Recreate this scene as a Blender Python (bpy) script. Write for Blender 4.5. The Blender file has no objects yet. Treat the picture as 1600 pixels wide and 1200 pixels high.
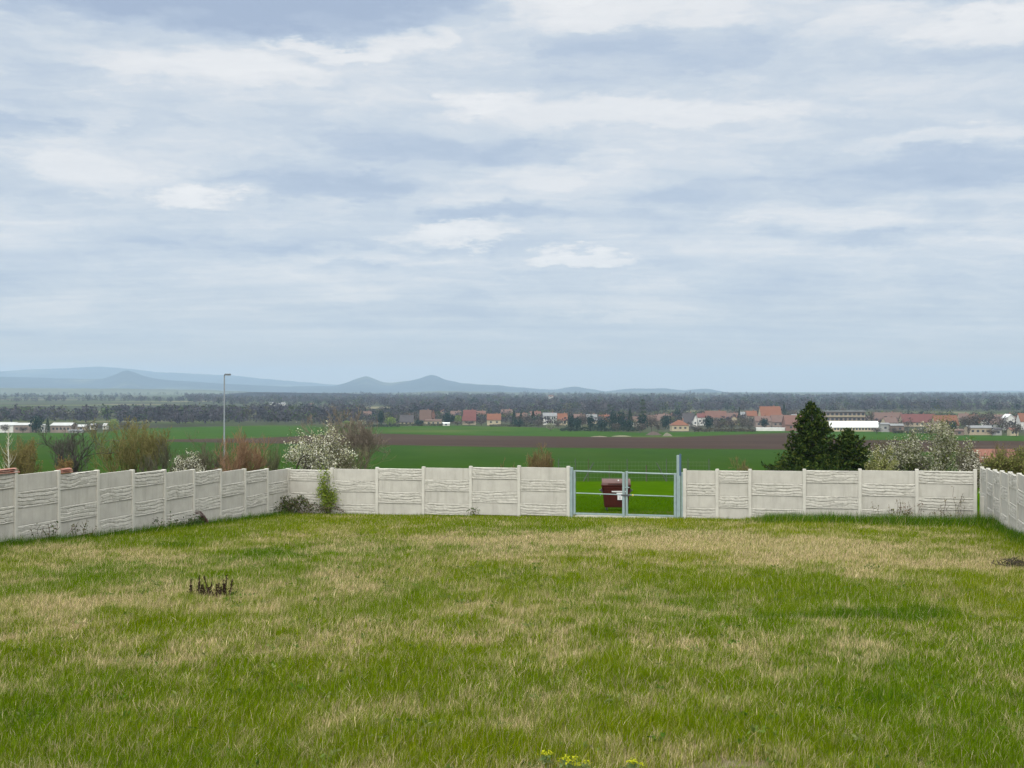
import bpy, math, random
import numpy as np
from mathutils import Vector, Matrix

R = math.radians
rng = np.random.default_rng(7)
random.seed(7)
S = bpy.context.scene
COL = S.collection

# ------------------------------------------------------------------ camera, sky, sun, exposure
F = 1935.0            # focal length in photo pixels (photo 1600 px wide)
HY = 606.0            # photo row of the true horizon
EYE = 5.4             # eye height in metres (lot corner lies near 0)

cam = bpy.data.cameras.new('camera'); cam_o = bpy.data.objects.new('camera', cam); COL.objects.link(cam_o)
cam.sensor_width = 36.0; cam.lens = 36.0 * F / 1600.0
cam.clip_start = 0.1; cam.clip_end = 60000
cam_o.location = (0, 0, EYE)
cam_o.rotation_euler = (R(90) + math.atan((HY - 600) / F), 0, 0)
S.camera = cam_o

SUN_EL, SUN_AZ = R(46), R(196)       # azimuth clockwise from +Y: behind the camera, to the left
SKY_GAIN = 0.91
SUN_STRENGTH = 0.8
S.view_settings.view_transform = 'Standard'
S.view_settings.look = 'None'
S.view_settings.gamma = 1.0
S.view_settings.use_curve_mapping = False
S.view_settings.exposure = 0.15

sun = bpy.data.lights.new('sun', 'SUN'); sun_o = bpy.data.objects.new('sun', sun); COL.objects.link(sun_o)
sun.energy = SUN_STRENGTH; sun.angle = R(24); sun.color = (1.0, 0.94, 0.84)
sd = Vector((math.sin(SUN_AZ) * math.cos(SUN_EL), math.cos(SUN_AZ) * math.cos(SUN_EL), math.sin(SUN_EL)))
sun_o.rotation_euler = sd.to_track_quat('Z', 'Y').to_euler()

class NT:
    """small node-tree helper"""
    def __init__(s, tree): s.t = tree; s.n = tree.nodes; s.l = tree.links
    def new(s, typ, **kw):
        n = s.n.new(typ)
        for k, v in kw.items(): setattr(n, k, v)
        return n
    def put(s, sock, v):
        if v is None: return
        if hasattr(v, 'links') or hasattr(v, 'is_output'): s.l.new(v, sock)
        else: sock.default_value = v
    def math(s, op, a, b=None, c=None, clamp=False):
        n = s.new('ShaderNodeMath', operation=op); n.use_clamp = clamp
        s.put(n.inputs[0], a); s.put(n.inputs[1], b); s.put(n.inputs[2], c)
        return n.outputs[0]
    def vmath(s, op, a, b=None):
        n = s.new('ShaderNodeVectorMath', operation=op)
        s.put(n.inputs[0], a); s.put(n.inputs[1], b)
        return n.outputs['Value'] if op in ('LENGTH', 'DOT_PRODUCT') else n.outputs['Vector']
    def noise(s, vec, scale, detail=4, rough=0.5, dist=0.0, color=False):
        n = s.new('ShaderNodeTexNoise')
        s.put(n.inputs['Vector'], vec); n.inputs['Scale'].default_value = scale
        n.inputs['Detail'].default_value = detail; n.inputs['Roughness'].default_value = rough
        n.inputs['Distortion'].default_value = dist
        return n.outputs['Color'] if color else n.outputs['Fac']
    def ramp(s, fac, stops, interp='LINEAR'):
        n = s.new('ShaderNodeValToRGB'); n.color_ramp.interpolation = interp
        e = n.color_ramp.elements
        while len(e) < len(stops): e.new(0.5)
        for i, (p, c) in enumerate(stops):
            e[i].position = p; e[i].color = tuple(c) + ((1,) if len(c) == 3 else ())
        s.put(n.inputs[0], fac); return n.outputs['Color']
    def mix(s, fac, a, b, mode='MIX'):
        n = s.new('ShaderNodeMix', data_type='RGBA', blend_type=mode)
        s.put(n.inputs[0], fac); s.put(n.inputs[6], a); s.put(n.inputs[7], b)
        return n.outputs[2]
    def maprange(s, v, a, b, c=0.0, d=1.0, smooth=True):
        n = s.new('ShaderNodeMapRange', interpolation_type='SMOOTHSTEP' if smooth else 'LINEAR')
        s.put(n.inputs[0], v)
        for i, q in enumerate((a, b, c, d)): n.inputs[1 + i].default_value = q
        return n.outputs[0]

def make_world():
    w = bpy.data.worlds.new('World'); S.world = w; w.use_nodes = True
    t = NT(w.node_tree); t.n.clear()
    d = t.new('ShaderNodeTexCoord').outputs['Generated']
    sep = t.new('ShaderNodeSeparateXYZ'); t.put(sep.inputs[0], d)
    dx, dy, dz = sep.outputs
    z = t.math('ADD', t.math('MAXIMUM', dz, 0.0), 0.075)
    cx = t.math('DIVIDE', dx, z); cy = t.math('DIVIDE', dy, z)
    comb = t.new('ShaderNodeCombineXYZ'); t.put(comb.inputs[0], t.math('MULTIPLY', cx, 0.42)); t.put(comb.inputs[1], cy)
    p = comb.outputs[0]
    warp = t.noise(p, 0.9, 4, 0.55, color=True)
    w2 = t.vmath('MULTIPLY', t.vmath('SUBTRACT', warp, (0.5, 0.5, 0.5)), (0.9, 0.9, 0.0))
    q = t.vmath('ADD', p, w2)
    n1 = t.noise(q, 0.55, 9, 0.58)
    n2 = t.noise(t.vmath('ADD', q, (7.3, 2.1, 0)), 1.7, 8, 0.62)
    base = t.math('ADD', t.math('MULTIPLY', t.math('SUBTRACT', n1, 0.5), 1.25), t.math('MULTIPLY', t.math('SUBTRACT', n2, 0.5), 0.95))
    # the larger banks of cloud, placed by bearing and elevation, with ragged edges
    comb2 = t.new('ShaderNodeCombineXYZ'); t.put(comb2.inputs[0], dx); t.put(comb2.inputs[1], dz)
    ae = comb2.outputs[0]
    wn = t.noise(t.vmath('MULTIPLY', ae, (1.0, 3.2, 1.0)), 9.0, 8, 0.66, color=True)
    ae = t.vmath('ADD', ae, t.vmath('MULTIPLY', t.vmath('SUBTRACT', wn, (0.5, 0.5, 0.5)), (0.20, 0.060, 0.0)))
    fine = t.noise(t.vmath('MULTIPLY', ae, (1.0, 3.6, 1.0)), 13.0, 8, 0.6)
    base = t.math('ADD', base, t.math('MULTIPLY', t.math('SUBTRACT', fine, 0.5), 0.85))
    blobs = [(430, 22, 310, 66, -.62), (170, 30, 130, 40, -.25), (480, 287, 170, 26, -.28), (770, 338, 110, 20, -.25),
             (1480, 20, 190, 55, -.30), (1000, 95, 240, 50, -.16), (1470, 285, 230, 30, -.20), (1330, 372, 150, 20, -.20),
             (70, 230, 110, 26, -.22), (700, 235, 200, 30, -.10), (1150, 300, 200, 25, -.10), (620, 480, 200, 20, -.10),
             (320, 130, 200, 30, .22), (520, 92, 100, 16, .30), (650, 72, 60, 22, .26), (770, 168, 90, 16, .26),
             (1000, 188, 300, 26, .20), (950, 25, 230, 40, .24), (310, 318, 80, 16, .42), (180, 288, 110, 22, .22),
             (710, 362, 120, 15, .40), (900, 398, 80, 11, .36), (860, 275, 260, 30, .14), (1470, 235, 180, 20, .22),
             (1500, 85, 120, 26, .22), (430, 420, 150, 18, .14), (1280, 335, 160, 18, .14), (930, 490, 90, 10, .16),
             (80, 480, 140, 14, .10), (560, 395, 150, 14, .18)]
    tot = base
    for (u, y, ru, ry, v) in blobs:
        k = t.vmath('DIVIDE', t.vmath('SUBTRACT', ae, ((u - 800) / F * .985, (HY - y) / F * .985, 0)), (ru / F, ry / F, 1))
        m = t.maprange(t.vmath('LENGTH', k), 0.35, 1.2, v * 1.3, 0.0)
        tot = t.math('ADD', tot, m)
    f = t.math('ADD', t.math('MULTIPLY', tot, 0.64), 0.50, clamp=True)
    c = t.ramp(f, [(0.10, (.40, .49, .65)), (0.32, (.50, .59, .725)), (0.48, (.63, .70, .785)), (0.66, (.81, .83, .86)), (0.92, (.94, .94, .945))])
    low = t.maprange(dz, 0.0, 0.11, 0.60, 0.0)
    c = t.mix(low, c, (.57, .60, .615, 1))
    pale = t.maprange(dz, 0.005, 0.045, 1.0, 0.0)
    c = t.mix(pale, c, (.66, .60, .52, 1))
    under = t.maprange(dz, -0.06, 0.0, 1.0, 0.0)
    c = t.mix(under, c, (.30, .34, .33, 1))
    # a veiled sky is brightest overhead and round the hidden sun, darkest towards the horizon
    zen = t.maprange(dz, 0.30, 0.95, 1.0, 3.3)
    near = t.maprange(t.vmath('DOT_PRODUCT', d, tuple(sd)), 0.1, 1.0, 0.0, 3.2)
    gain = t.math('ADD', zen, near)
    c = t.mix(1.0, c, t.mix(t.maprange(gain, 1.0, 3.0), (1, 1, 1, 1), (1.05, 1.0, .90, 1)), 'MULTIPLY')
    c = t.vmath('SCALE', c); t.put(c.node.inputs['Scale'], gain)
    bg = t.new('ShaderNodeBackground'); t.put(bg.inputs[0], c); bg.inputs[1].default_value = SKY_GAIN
    sky = t.new('ShaderNodeTexSky', sky_type='NISHITA'); sky.sun_disc = False
    sky.sun_elevation = SUN_EL; sky.sun_rotation = SUN_AZ
    bg2 = t.new('ShaderNodeBackground'); t.put(bg2.inputs[0], sky.outputs[0]); bg2.inputs[1].default_value = 0.06
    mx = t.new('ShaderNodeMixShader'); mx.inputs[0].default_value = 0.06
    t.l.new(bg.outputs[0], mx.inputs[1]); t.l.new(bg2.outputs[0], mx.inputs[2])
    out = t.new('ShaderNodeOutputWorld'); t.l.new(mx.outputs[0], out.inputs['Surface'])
make_world()

C = S.cycles
C.max_bounces = 5; C.diffuse_bounces = 3; C.glossy_bounces = 2; C.transmission_bounces = 3; C.transparent_max_bounces = 6
C.volume_bounces = 1
C.use_denoising = True
try: C.denoiser = 'OPENIMAGEDENOISE'; C.denoising_input_passes = 'RGB_ALBEDO_NORMAL'
except Exception: pass

# ------------------------------------------------------------------ helpers
def tag(o, label=None, cat=None, group=None, kind=None):
    if label: o['label'] = label
    if cat: o['category'] = cat
    if group: o['group'] = group
    if kind: o['kind'] = kind
    return o

def empty(name, loc, rz=0.0, label=None, cat=None, group=None):
    o = bpy.data.objects.new(name, None); COL.objects.link(o)
    o.empty_display_size = 0.2
    o.location = loc; o.rotation_euler = (0, 0, rz)
    return tag(o, label, cat, group)

class MB:
    """collects shapes and links them as one mesh object"""
    def __init__(s): s.v = []; s.f = []; s.c = []; s.n = 0; s.smooth = False
    def add(s, v, f, col=None):
        v = np.asarray(v, float).reshape(-1, 3)
        s.v.append(v)
        for q in f: s.f.append(tuple(int(i) + s.n for i in q))
        s.c.append(np.tile(np.array(col if col is not None else (1, 1, 1), float), (len(v), 1)) if np.ndim(col) < 2 else np.asarray(col, float))
        s.n += len(v)
    def box(s, x0, x1, y0, y1, z0, z1, M=None):
        v = np.array([(x, y, z) for z in (z0, z1) for y in (y0, y1) for x in (x0, x1)], float)
        if M is not None: v = np.array([M @ Vector(p) for p in v])
        s.add(v, [(0, 2, 3, 1), (4, 5, 7, 6), (0, 1, 5, 4), (2, 6, 7, 3), (0, 4, 6, 2), (1, 3, 7, 5)])
    def bevel_box(s, x0, x1, y0, y1, z0, z1, b):
        """box with chamfered vertical and top/bottom edges"""
        rings = []
        for (z, k) in ((z0, b), (z0 + b, 0), (z1 - b, 0), (z1, b)):
            xa, xb, ya, yb = x0 + k, x1 - k, y0 + k, y1 - k
            rings.append([(xa + b, ya, z), (xb - b, ya, z), (xb, ya + b, z), (xb, yb - b, z), (xb - b, yb, z), (xa + b, yb, z), (xa, yb - b, z), (xa, ya + b, z)])
        v = [p for r in rings for p in r]; f = []
        for i in range(3):
            for k in range(8): f.append((i * 8 + k, i * 8 + (k + 1) % 8, i * 8 + 8 + (k + 1) % 8, i * 8 + 8 + k))
        f.append(tuple(range(7, -1, -1))); f.append(tuple(range(24, 32)))
        s.add(v, f)
    def tube(s, pts, rad, sides=6, col=None, caps=True):
        pts = np.asarray(pts, float); n = len(pts)
        rad = np.full(n, rad, float) if np.isscalar(rad) else np.asarray(rad, float)
        v = []; f = []
        up = np.array([0.13, 0.31, 0.94])
        for i in range(n):
            d = pts[min(i + 1, n - 1)] - pts[max(i - 1, 0)]; d = d / (np.linalg.norm(d) + 1e-9)
            a = np.cross(d, up)
            if np.linalg.norm(a) < 0.15: a = np.cross(d, np.array([1., 0.2, 0]))
            a /= np.linalg.norm(a); b = np.cross(d, a)
            for k in range(sides):
                t = 2 * math.pi * k / sides
                v.append(pts[i] + rad[i] * (math.cos(t) * a + math.sin(t) * b))
        for i in range(n - 1):
            for k in range(sides):
                f.append((i * sides + k, i * sides + (k + 1) % sides, (i + 1) * sides + (k + 1) % sides, (i + 1) * sides + k))
        if caps and sides > 3:
            f.append(tuple(range(sides - 1, -1, -1))); f.append(tuple((n - 1) * sides + k for k in range(sides)))
        s.add(v, f, col)
    def grid(s, P, col=None):
        """P: (n, m, 3) array"""
        n, m = P.shape[:2]
        idx = np.arange(n * m).reshape(n, m)
        f = np.stack([idx[:-1, :-1], idx[:-1, 1:], idx[1:, 1:], idx[1:, :-1]], -1).reshape(-1, 4)
        s.add(P.reshape(-1, 3), f.tolist(), None if col is None else col.reshape(-1, 3))
    def build(s, name, mat, parent=None, smooth=None):
        v = np.concatenate(s.v) if s.v else np.zeros((0, 3))
        me = bpy.data.meshes.new(name)
        me.from_pydata(v.tolist(), [], s.f)
        c = np.concatenate(s.c) if s.c else np.zeros((0, 3))
        if len(c) and not np.all(c == 1):
            a = me.color_attributes.new('Col', 'FLOAT_COLOR', 'POINT')
            a.data.foreach_set('color', np.concatenate([c, np.ones((len(c), 1))], 1).astype(np.float32).ravel())
        if smooth or (smooth is None and s.smooth): me.polygons.foreach_set('use_smooth', [True] * len(me.polygons))
        me.materials.append(mat); me.update()
        o = bpy.data.objects.new(name, me); COL.objects.link(o)
        if parent: o.parent = parent
        return o

def fast_mesh(name, verts, loops, starts, totals, mat, col=None, parent=None):
    me = bpy.data.meshes.new(name)
    me.vertices.add(len(verts)); me.vertices.foreach_set('co', np.asarray(verts, np.float32).ravel())
    me.loops.add(len(loops)); me.loops.foreach_set('vertex_index', np.asarray(loops, np.int32))
    me.polygons.add(len(starts)); me.polygons.foreach_set('loop_start', np.asarray(starts, np.int32))
    try: me.polygons.foreach_set('loop_total', np.asarray(totals, np.int32))
    except Exception: pass
    me.update(calc_edges=True)
    if col is not None:
        a = me.color_attributes.new('Col', 'FLOAT_COLOR', 'POINT')
        a.data.foreach_set('color', np.concatenate([col, np.ones((len(col), 1))], 1).astype(np.float32).ravel())
    me.materials.append(mat)
    o = bpy.data.objects.new(name, me); COL.objects.link(o)
    if parent: o.parent = parent
    return o

def quads_mesh(name, Q, mat, col, parent=None):
    """Q: (n,4,3) corner points, col (n,3)"""
    n = len(Q)
    return fast_mesh(name, Q.reshape(-1, 3), np.arange(n * 4), np.arange(n) * 4, np.full(n, 4), mat, np.repeat(col, 4, 0), parent)

def rand_dirs(n, r=None):
    r = r or rng
    v = r.normal(size=(n, 3)); return v / np.linalg.norm(v, axis=1, keepdims=True)

def leaf_quads(cent, size, r=None, flat=0.0, aspect=0.6):
    """randomly turned leaf-shaped quads round the given centres"""
    r = r or rng
    n = len(cent)
    a = rand_dirs(n, r); nrm = rand_dirs(n, r); nrm[:, 2] = np.abs(nrm[:, 2]) + flat
    b = np.cross(a, nrm); b /= np.linalg.norm(b, axis=1, keepdims=True) + 1e-9
    size = np.broadcast_to(np.asarray(size, float), (n,))[:, None]
    return np.stack([cent - a * size * .5, cent + b * size * aspect * .5, cent + a * size * .5, cent - b * size * aspect * .5], 1)

def copy_tree(o, parent=None):
    c = o.copy(); COL.objects.link(c)
    if parent: c.parent = parent
    for ch in list(o.children): copy_tree(ch, c)
    return c

def vnoise(x, y, seed=0):
    """smooth value noise, unit lattice, 0..1"""
    xi = np.floor(x).astype(np.int64); yi = np.floor(y).astype(np.int64)
    fx = x - xi; fy = y - yi; fx = fx * fx * (3 - 2 * fx); fy = fy * fy * (3 - 2 * fy)
    def h(a, b):
        k = (a * 374761393 + b * 668265263 + seed * 974711) & 0xffffffff
        k = ((k ^ (k >> 13)) * 1274126177) & 0xffffffff
        return ((k ^ (k >> 16)) & 0xffff) / 65535.0
    return (h(xi, yi) * (1 - fx) + h(xi + 1, yi) * fx) * (1 - fy) + (h(xi, yi + 1) * (1 - fx) + h(xi + 1, yi + 1) * fx) * fy
def fbm(x, y, seed=0, oct=4):
    t = 0; a = .5; s = 0
    for i in range(oct):
        t = t + a * vnoise(x * 2 ** i, y * 2 ** i, seed + i * 17); s += a; a *= .55
    return t / s

# ------------------------------------------------------------------ materials
MATS = {}
def surf(name, col, rough=0.8, var=0.12, scale=3.0, bump=0.0, bscale=20.0, metallic=0.0, spec=0.3, stain=None, detail=5, stretch=(1, 1, 1)):
    m = bpy.data.materials.new(name); m.use_nodes = True
    t = NT(m.node_tree); b = t.n['Principled BSDF']
    pos = t.new('ShaderNodeNewGeometry').outputs['Position']
    vec = t.vmath('MULTIPLY', pos, stretch)
    f = t.noise(vec, scale, detail, 0.6)
    lo = [c * (1 - var) for c in col] + [1]; hi = [min(1, c * (1 + var)) for c in col] + [1]
    c = t.ramp(f, [(0.3, lo), (0.7, hi)])
    if stain:
        f2 = t.noise(t.vmath('MULTIPLY', pos, stain.get('stretch', (1, 1, .25))), stain.get('scale', 2.5), 6, 0.65)
        k = t.maprange(f2, stain.get('a', .52), stain.get('b', .75), 0, stain.get('k', .5))
        c = t.mix(k, c, tuple(stain['col']) + (1,))
    t.put(b.inputs['Base Color'], c)
    b.inputs['Roughness'].default_value = rough; b.inputs['Metallic'].default_value = metallic
    b.inputs['Specular IOR Level'].default_value = spec
    if bump:
        bn = t.new('ShaderNodeBump'); bn.inputs['Strength'].default_value = bump; bn.inputs['Distance'].default_value = 0.02
        t.put(bn.inputs['Height'], t.noise(pos, bscale, 6, 0.65)); t.l.new(bn.outputs[0], b.inputs['Normal'])
    MATS[name] = m; return m

def foliage(name, translucent=0.35, rough=0.7, gain=1.0):
    """leaf material: own colour per leaf (attribute Col) with some light passing through"""
    m = bpy.data.materials.new(name); m.use_nodes = True
    t = NT(m.node_tree); t.n.clear()
    a = t.new('ShaderNodeVertexColor', layer_name='Col')
    c = a.outputs['Color']
    df = t.new('ShaderNodeBsdfDiffuse'); t.put(df.inputs[0], c)
    tr = t.new('ShaderNodeBsdfTranslucent'); t.put(tr.inputs[0], c)
    mx = t.new('ShaderNodeMixShader'); mx.inputs[0].default_value = translucent
    t.l.new(df.outputs[0], mx.inputs[1]); t.l.new(tr.outputs[0], mx.inputs[2])
    out = t.new('ShaderNodeOutputMaterial'); t.l.new(mx.outputs[0], out.inputs['Surface'])
    MATS[name] = m; return m

M_GRASS = foliage('grass_blades', 0.30)
M_LEAF = foliage('leaves', 0.30)
M_TWIG = foliage('twigs', 0.0)
M_CONC = surf('cast_concrete', (.355, .335, .295), .9, .10, 2.2, .25, 45, stain=dict(col=(.25, .24, .205), scale=2.6, stretch=(2.2, 2.2, .22), a=.46, b=.78, k=.65))
M_ROUGH = surf('stone_faced_concrete', (.37, .35, .308), .92, .14, 9, .35, 30, stain=dict(col=(.23, .225, .19), scale=3.0, stretch=(1.5, 1.5, .5), a=.48, b=.8, k=.6))
M_POST = surf('concrete_post', (.395, .375, .33), .9, .08, 3, .2, 50, stain=dict(col=(.26, .25, .21), scale=2.4, stretch=(3, 3, .3), a=.5, b=.8, k=.55))
M_GALV = surf('galvanised_steel', (.185, .235, .235), .55, .12, 6, .05, 60, metallic=.0, spec=.4)
M_GALV2 = surf('blue_painted_steel', (.03, .065, .12), .5, .15, 6, .05, 60, spec=.5)
M_STEELD = surf('dark_steel', (.05, .05, .055), .5, .2, 8, spec=.5)
M_BIN = surf('brown_plastic', (.040, .0075, .0045), .75, .15, 3, .08, 40, spec=.1, stain=dict(col=(.055, .016, .011), scale=2.5, a=.5, b=.8, k=.4))
M_BINLID = surf('faded_brown_plastic', (.085, .045, .040), .75, .12, 3, .08, 40, spec=.4)
M_RUBBER = surf('black_rubber', (.02, .02, .02), .8, .2, 10)
M_WHITE = surf('white_paint', (.50, .50, .49), .6, .05, 8)
M_SOIL = surf('bare_soil', (.16, .12, .085), 1, .3, 6, .6, 25)
M_BARK = surf('dark_bark', (.065, .055, .045), .95, .3, 9, .6, 30)
M_BARKP = surf('pale_bark', (.38, .36, .30), .9, .25, 9, .3, 30)
M_RUST = surf('red_clay', (.24, .105, .075), .85, .2, 8, .3, 40, stain=dict(col=(.34, .23, .19), scale=4, a=.45, b=.7, k=.6))
M_GLASS = surf('window_glass', (.035, .04, .05), .15, .2, 2, spec=.6)

# ------------------------------------------------------------------ the lie of the land
PROF_D = np.array([-60, 0, 56, 80, 110, 150, 250, 400, 550, 800, 930, 1500, 3000, 6000, 10000, 17000, 40000], float)
PROF_H = np.array([-.6, 2.6, 5.57, 6.04, 8.1, 10.5, 16, 22.4, 26.7, 29, 29.8, 31, 31, 30, 36, 60, 140], float)
def depth_at(D): return np.interp(D, PROF_D, PROF_H)
def bumps(x, y):
    k = np.clip((54 - np.abs(y)) / 10, 0, 1)
    return k * (0.14 * (fbm(x * .12 + 3, y * .12 + 9, 5, 3) - .5) + 0.10 * (fbm(x * .5, y * .5, 8, 3) - .5))
def ground(x, y):
    return EYE - depth_at(np.asarray(y, float)) + bumps(np.asarray(x, float), np.asarray(y, float))
def gz(x, y): return float(ground(np.array([x]), np.array([y]))[0])
_DS = np.concatenate([np.arange(5, 60, .05), np.geomspace(60, 16000, 6000)])
_SL = depth_at(_DS) / _DS
def dist_for_row(y):
    """distance at which the ground lies on photo row y"""
    s = (np.asarray(y, float) - HY) / F
    return np.interp(-s, -_SL, _DS)
def spot(u, y=None, D=None):
    """ground point seen at photo column u and row y (or at distance D)"""
    if D is None: D = float(dist_for_row(y))
    x = (u - 800) / F * D
    return x, D, gz(x, D)
def px(n, D): return n * D / F

# ---- terrain sheets
def land_material(name, stops, scale, rough=1.0, extra=None, bump=.4, stretch=(1, 1, 1), detail=6):
    m = bpy.data.materials.new(name); m.use_nodes = True
    t = NT(m.node_tree); b = t.n['Principled BSDF']
    pos = t.new('ShaderNodeNewGeometry').outputs['Position']
    f = t.noise(t.vmath('MULTIPLY', pos, stretch), scale, detail, .6)
    c = t.ramp(f, stops)
    if extra:
        for (sc, st, col, a, bb, k) in extra:
            g = t.maprange(t.noise(t.vmath('MULTIPLY', pos, st), sc, 5, .6), a, bb, 0, k)
            c = t.mix(g, c, tuple(col) + (1,))
    t.put(b.inputs['Base Color'], c); b.inputs['Roughness'].default_value = rough
    b.inputs['Specular IOR Level'].default_value = 0.0
    MATS[name] = m; return m

M_LAWN = bpy.data.materials.new('turf'); M_LAWN.use_nodes = True
_t = NT(M_LAWN.node_tree); _b = _t.n['Principled BSDF']
_p = _t.new('ShaderNodeNewGeometry').outputs['Position']
_vc = _t.new('ShaderNodeVertexColor', layer_name='Col').outputs['Color']
_n = _t.noise(_p, 9, 6, .7)
_c = _t.mix(_t.maprange(_n, .35, .7, 0, .7), _vc, (.055, .042, .022, 1))
_t.put(_b.inputs['Base Color'], _c); _b.inputs['Roughness'].default_value = 1; _b.inputs['Specular IOR Level'].default_value = 0

M_PASTURE = land_material('pasture', [(.3, (.026, .062, .0006)), (.7, (.036, .078, .001))], 1.2, extra=[(.35, (1, 1, 1), (.05, .07, .003), .5, .75, .45)])
M_WHEAT = land_material('young_wheat', [(.3, (.017, .041, .0045)), (.7, (.023, .051, .006))], .05, stretch=(1, .25, 1),
                        extra=[(.012, (1, .3, 1), (.032, .050, .008), .45, .7, .6), (1.6, (1, .12, 1), (.016, .036, .004), .5, .7, .35)])
M_PLOUGH = land_material('ploughed_earth', [(.3, (.032, .0205, .0155)), (.7, (.046, .030, .0225))], .05, stretch=(.25, 1, 1),
                         extra=[(.01, (.3, 1, 1), (.062, .044, .031), .5, .72, .5), (.3, (.05, 1, 1), (.030, .016, .011), .5, .7, .5)])
M_MEADOW = land_material('meadow', [(.3, (.020, .050, .006)), (.7, (.029, .064, .008))], .02, extra=[(.008, (1, 1, 1), (.07, .08, .025), .5, .7, .5)])
M_PLAIN = land_material('plain', [(.30, (.030, .028, .024)), (.44, (.040, .044, .026)), (.56, (.045, .060, .022)), (.66, (.17, .145, .095))], .0035, stretch=(.6, 1, 1),
                        extra=[(.0016, (.5, 1, 1), (.045, .045, .035), .48, .6, .9)])
M_TRACK = land_material('track_verge', [(.3, (.16, .17, .07)), (.7, (.26, .23, .12))], .3)

Lc = np.array([-9.655, 53.265]); T = np.array([math.cos(.262), -math.sin(.262)])     # left back corner; direction of the back fence
N_IN = np.array([-T[1] * -1 * 1.0, 0]); N_IN = np.array([T[1], -T[0]])                 # towards the lot interior
LD = np.array([-math.sin(.247), -math.cos(.247)]); RD = np.array([-math.sin(.254), -math.cos(.254)])
RC = np.array([17.94, 46.013])

def ell(x, y, u, yy, ru, ry, soft=.6):
    """mask of an elongated patch of ground centred where photo column u, row yy falls"""
    cx, cy, _ = spot(u, yy)
    y0 = float(dist_for_row(yy + ry)); y1 = float(dist_for_row(yy - ry)) if yy - ry > 800 else cy + (cy - y0)
    rx = px(ru, cy); rr = np.where(y < cy, cy - y0, y1 - cy)
    d = np.sqrt(((x - cx) / rx) ** 2 + ((y - cy) / np.maximum(rr, .3)) ** 2)
    return np.clip((1.25 - d) / soft, 0, 1)

def lawn_masks_exact(x, y):
    """dry share, dark-green share and bareness of the turf at world x, y"""
    wx = x + 3.2 * (fbm(x * .4, y * .3, 21) - .5) * 2; wy = y + 3.4 * np.clip(y / 26, .35, 1.3) * (fbm(x * .45 + 9, y * .3, 33) - .5) * 2
    n = fbm(x * .55, y * .38, 3, 4); n2 = fbm(x * 1.7, y * 1.2, 12, 3)
    n3 = fbm(x * 4.6, y * 2.8, 52, 2); dry = .29 - .14 * np.clip((18 - y) / 8, 0, 1) + 1.5 * (n - .5) + 1.5 * (n2 - .5) + 1.4 * (n3 - .5)
    for (u, yy, ru, ry, v) in [(1120, 855, 380, 26, .9), (800, 842, 260, 18, .40), (1350, 870, 180, 25, .35), (120, 880, 240, 40, .24), (600, 850, 260, 16, .30),
                               (330, 935, 330, 35, .16), (470, 990, 260, 25, .18), (780, 1000, 200, 28, .30), (1010, 960, 220, 25, .12), (1200, 1020, 180, 22, .42),
                               (1510, 1050, 90, 60, .42), (600, 1150, 90, 35, .30), (380, 1140, 130, 40, .22), (920, 900, 160, 18, .25), (1560, 880, 60, 14, .35),
                               (300, 1010, 180, 18, .18), (1540, 1180, 90, 30, .35), (900, 1195, 130, 14, .5),
                               (1150, 925, 420, 26, -.42), (820, 1080, 420, 38, -.42), (120, 1070, 260, 45, -.42), (1250, 1120, 280, 45, -.45), (1480, 960, 160, 35, -.38),
                               (700, 815, 500, 9, -.55), (230, 835, 260, 12, -.3), (60, 940, 120, 18, -.1), (950, 1160, 140, 20, -.3), (250, 1180, 170, 25, -.25)]:
        dry = dry + v * .95 * ell(wx, wy, u, yy, ru, ry, .95)
    s_back = (Lc[0] - x) * -T[1] * 0 + ((x - Lc[0]) * N_IN[0] + (y - Lc[1]) * N_IN[1])     # distance inside the back fence
    nl = np.array([-LD[1], LD[0]]); s_left = (x - Lc[0]) * nl[0] + (y - Lc[1]) * nl[1]
    nr = np.array([RD[1], -RD[0]]); s_right = (x - RC[0]) * nr[0] + (y - RC[1]) * nr[1]
    wob = .7 * (fbm(x * .8, y * .8, 40) - .5)
    edge = np.minimum(np.minimum(np.abs(s_left) * .9, np.abs(s_right) * .8), np.abs(s_back) * .75) + wob
    dry = dry - .8 * np.clip((1.5 - edge) / 1.0, 0, 1)
    dark = np.clip((.95 - np.minimum(np.abs(s_left) + wob, np.abs(s_right) + wob)) / .5, 0, 1)
    t_back = (x - Lc[0]) * T[0] + (y - Lc[1]) * T[1]
    rb = np.clip((2.9 - (np.abs(s_back) + wob * 1.6)) / .7, 0, 1) * np.clip((t_back - 19.2) / 1.2, 0, 1)
    dark = np.maximum(dark, rb)
    for (u, yy, ru, ry, v) in [(1520, 1132, 95, 22, .95), (1250, 962, 120, 12, .75), (1390, 1120, 70, 12, .5), (60, 1110, 90, 14, .45), (430, 873, 40, 6, .5), (300, 852, 30, 5, .7)]:
        dark = np.maximum(dark, v * ell(wx, wy, u, yy, ru, ry))
    dry = np.where(dark > .4, np.minimum(dry, .12), dry)
    bare = 0 * x
    for (u, yy, ru, ry, v) in [(915, 1197, 110, 16, .9), (1170, 1203, 120, 10, .8), (1440, 1205, 60, 8, .6), (560, 1205, 100, 9, .4)]:
        bare = np.maximum(bare, v * ell(wx, wy, u, yy, ru, ry))
    tall = np.maximum(rb, np.clip((.8 - np.minimum(np.abs(s_left), np.abs(s_right))) / .5, 0, 1) * .55)
    return np.clip(dry, 0, 1), dark, bare, tall, s_back, s_left, s_right

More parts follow.
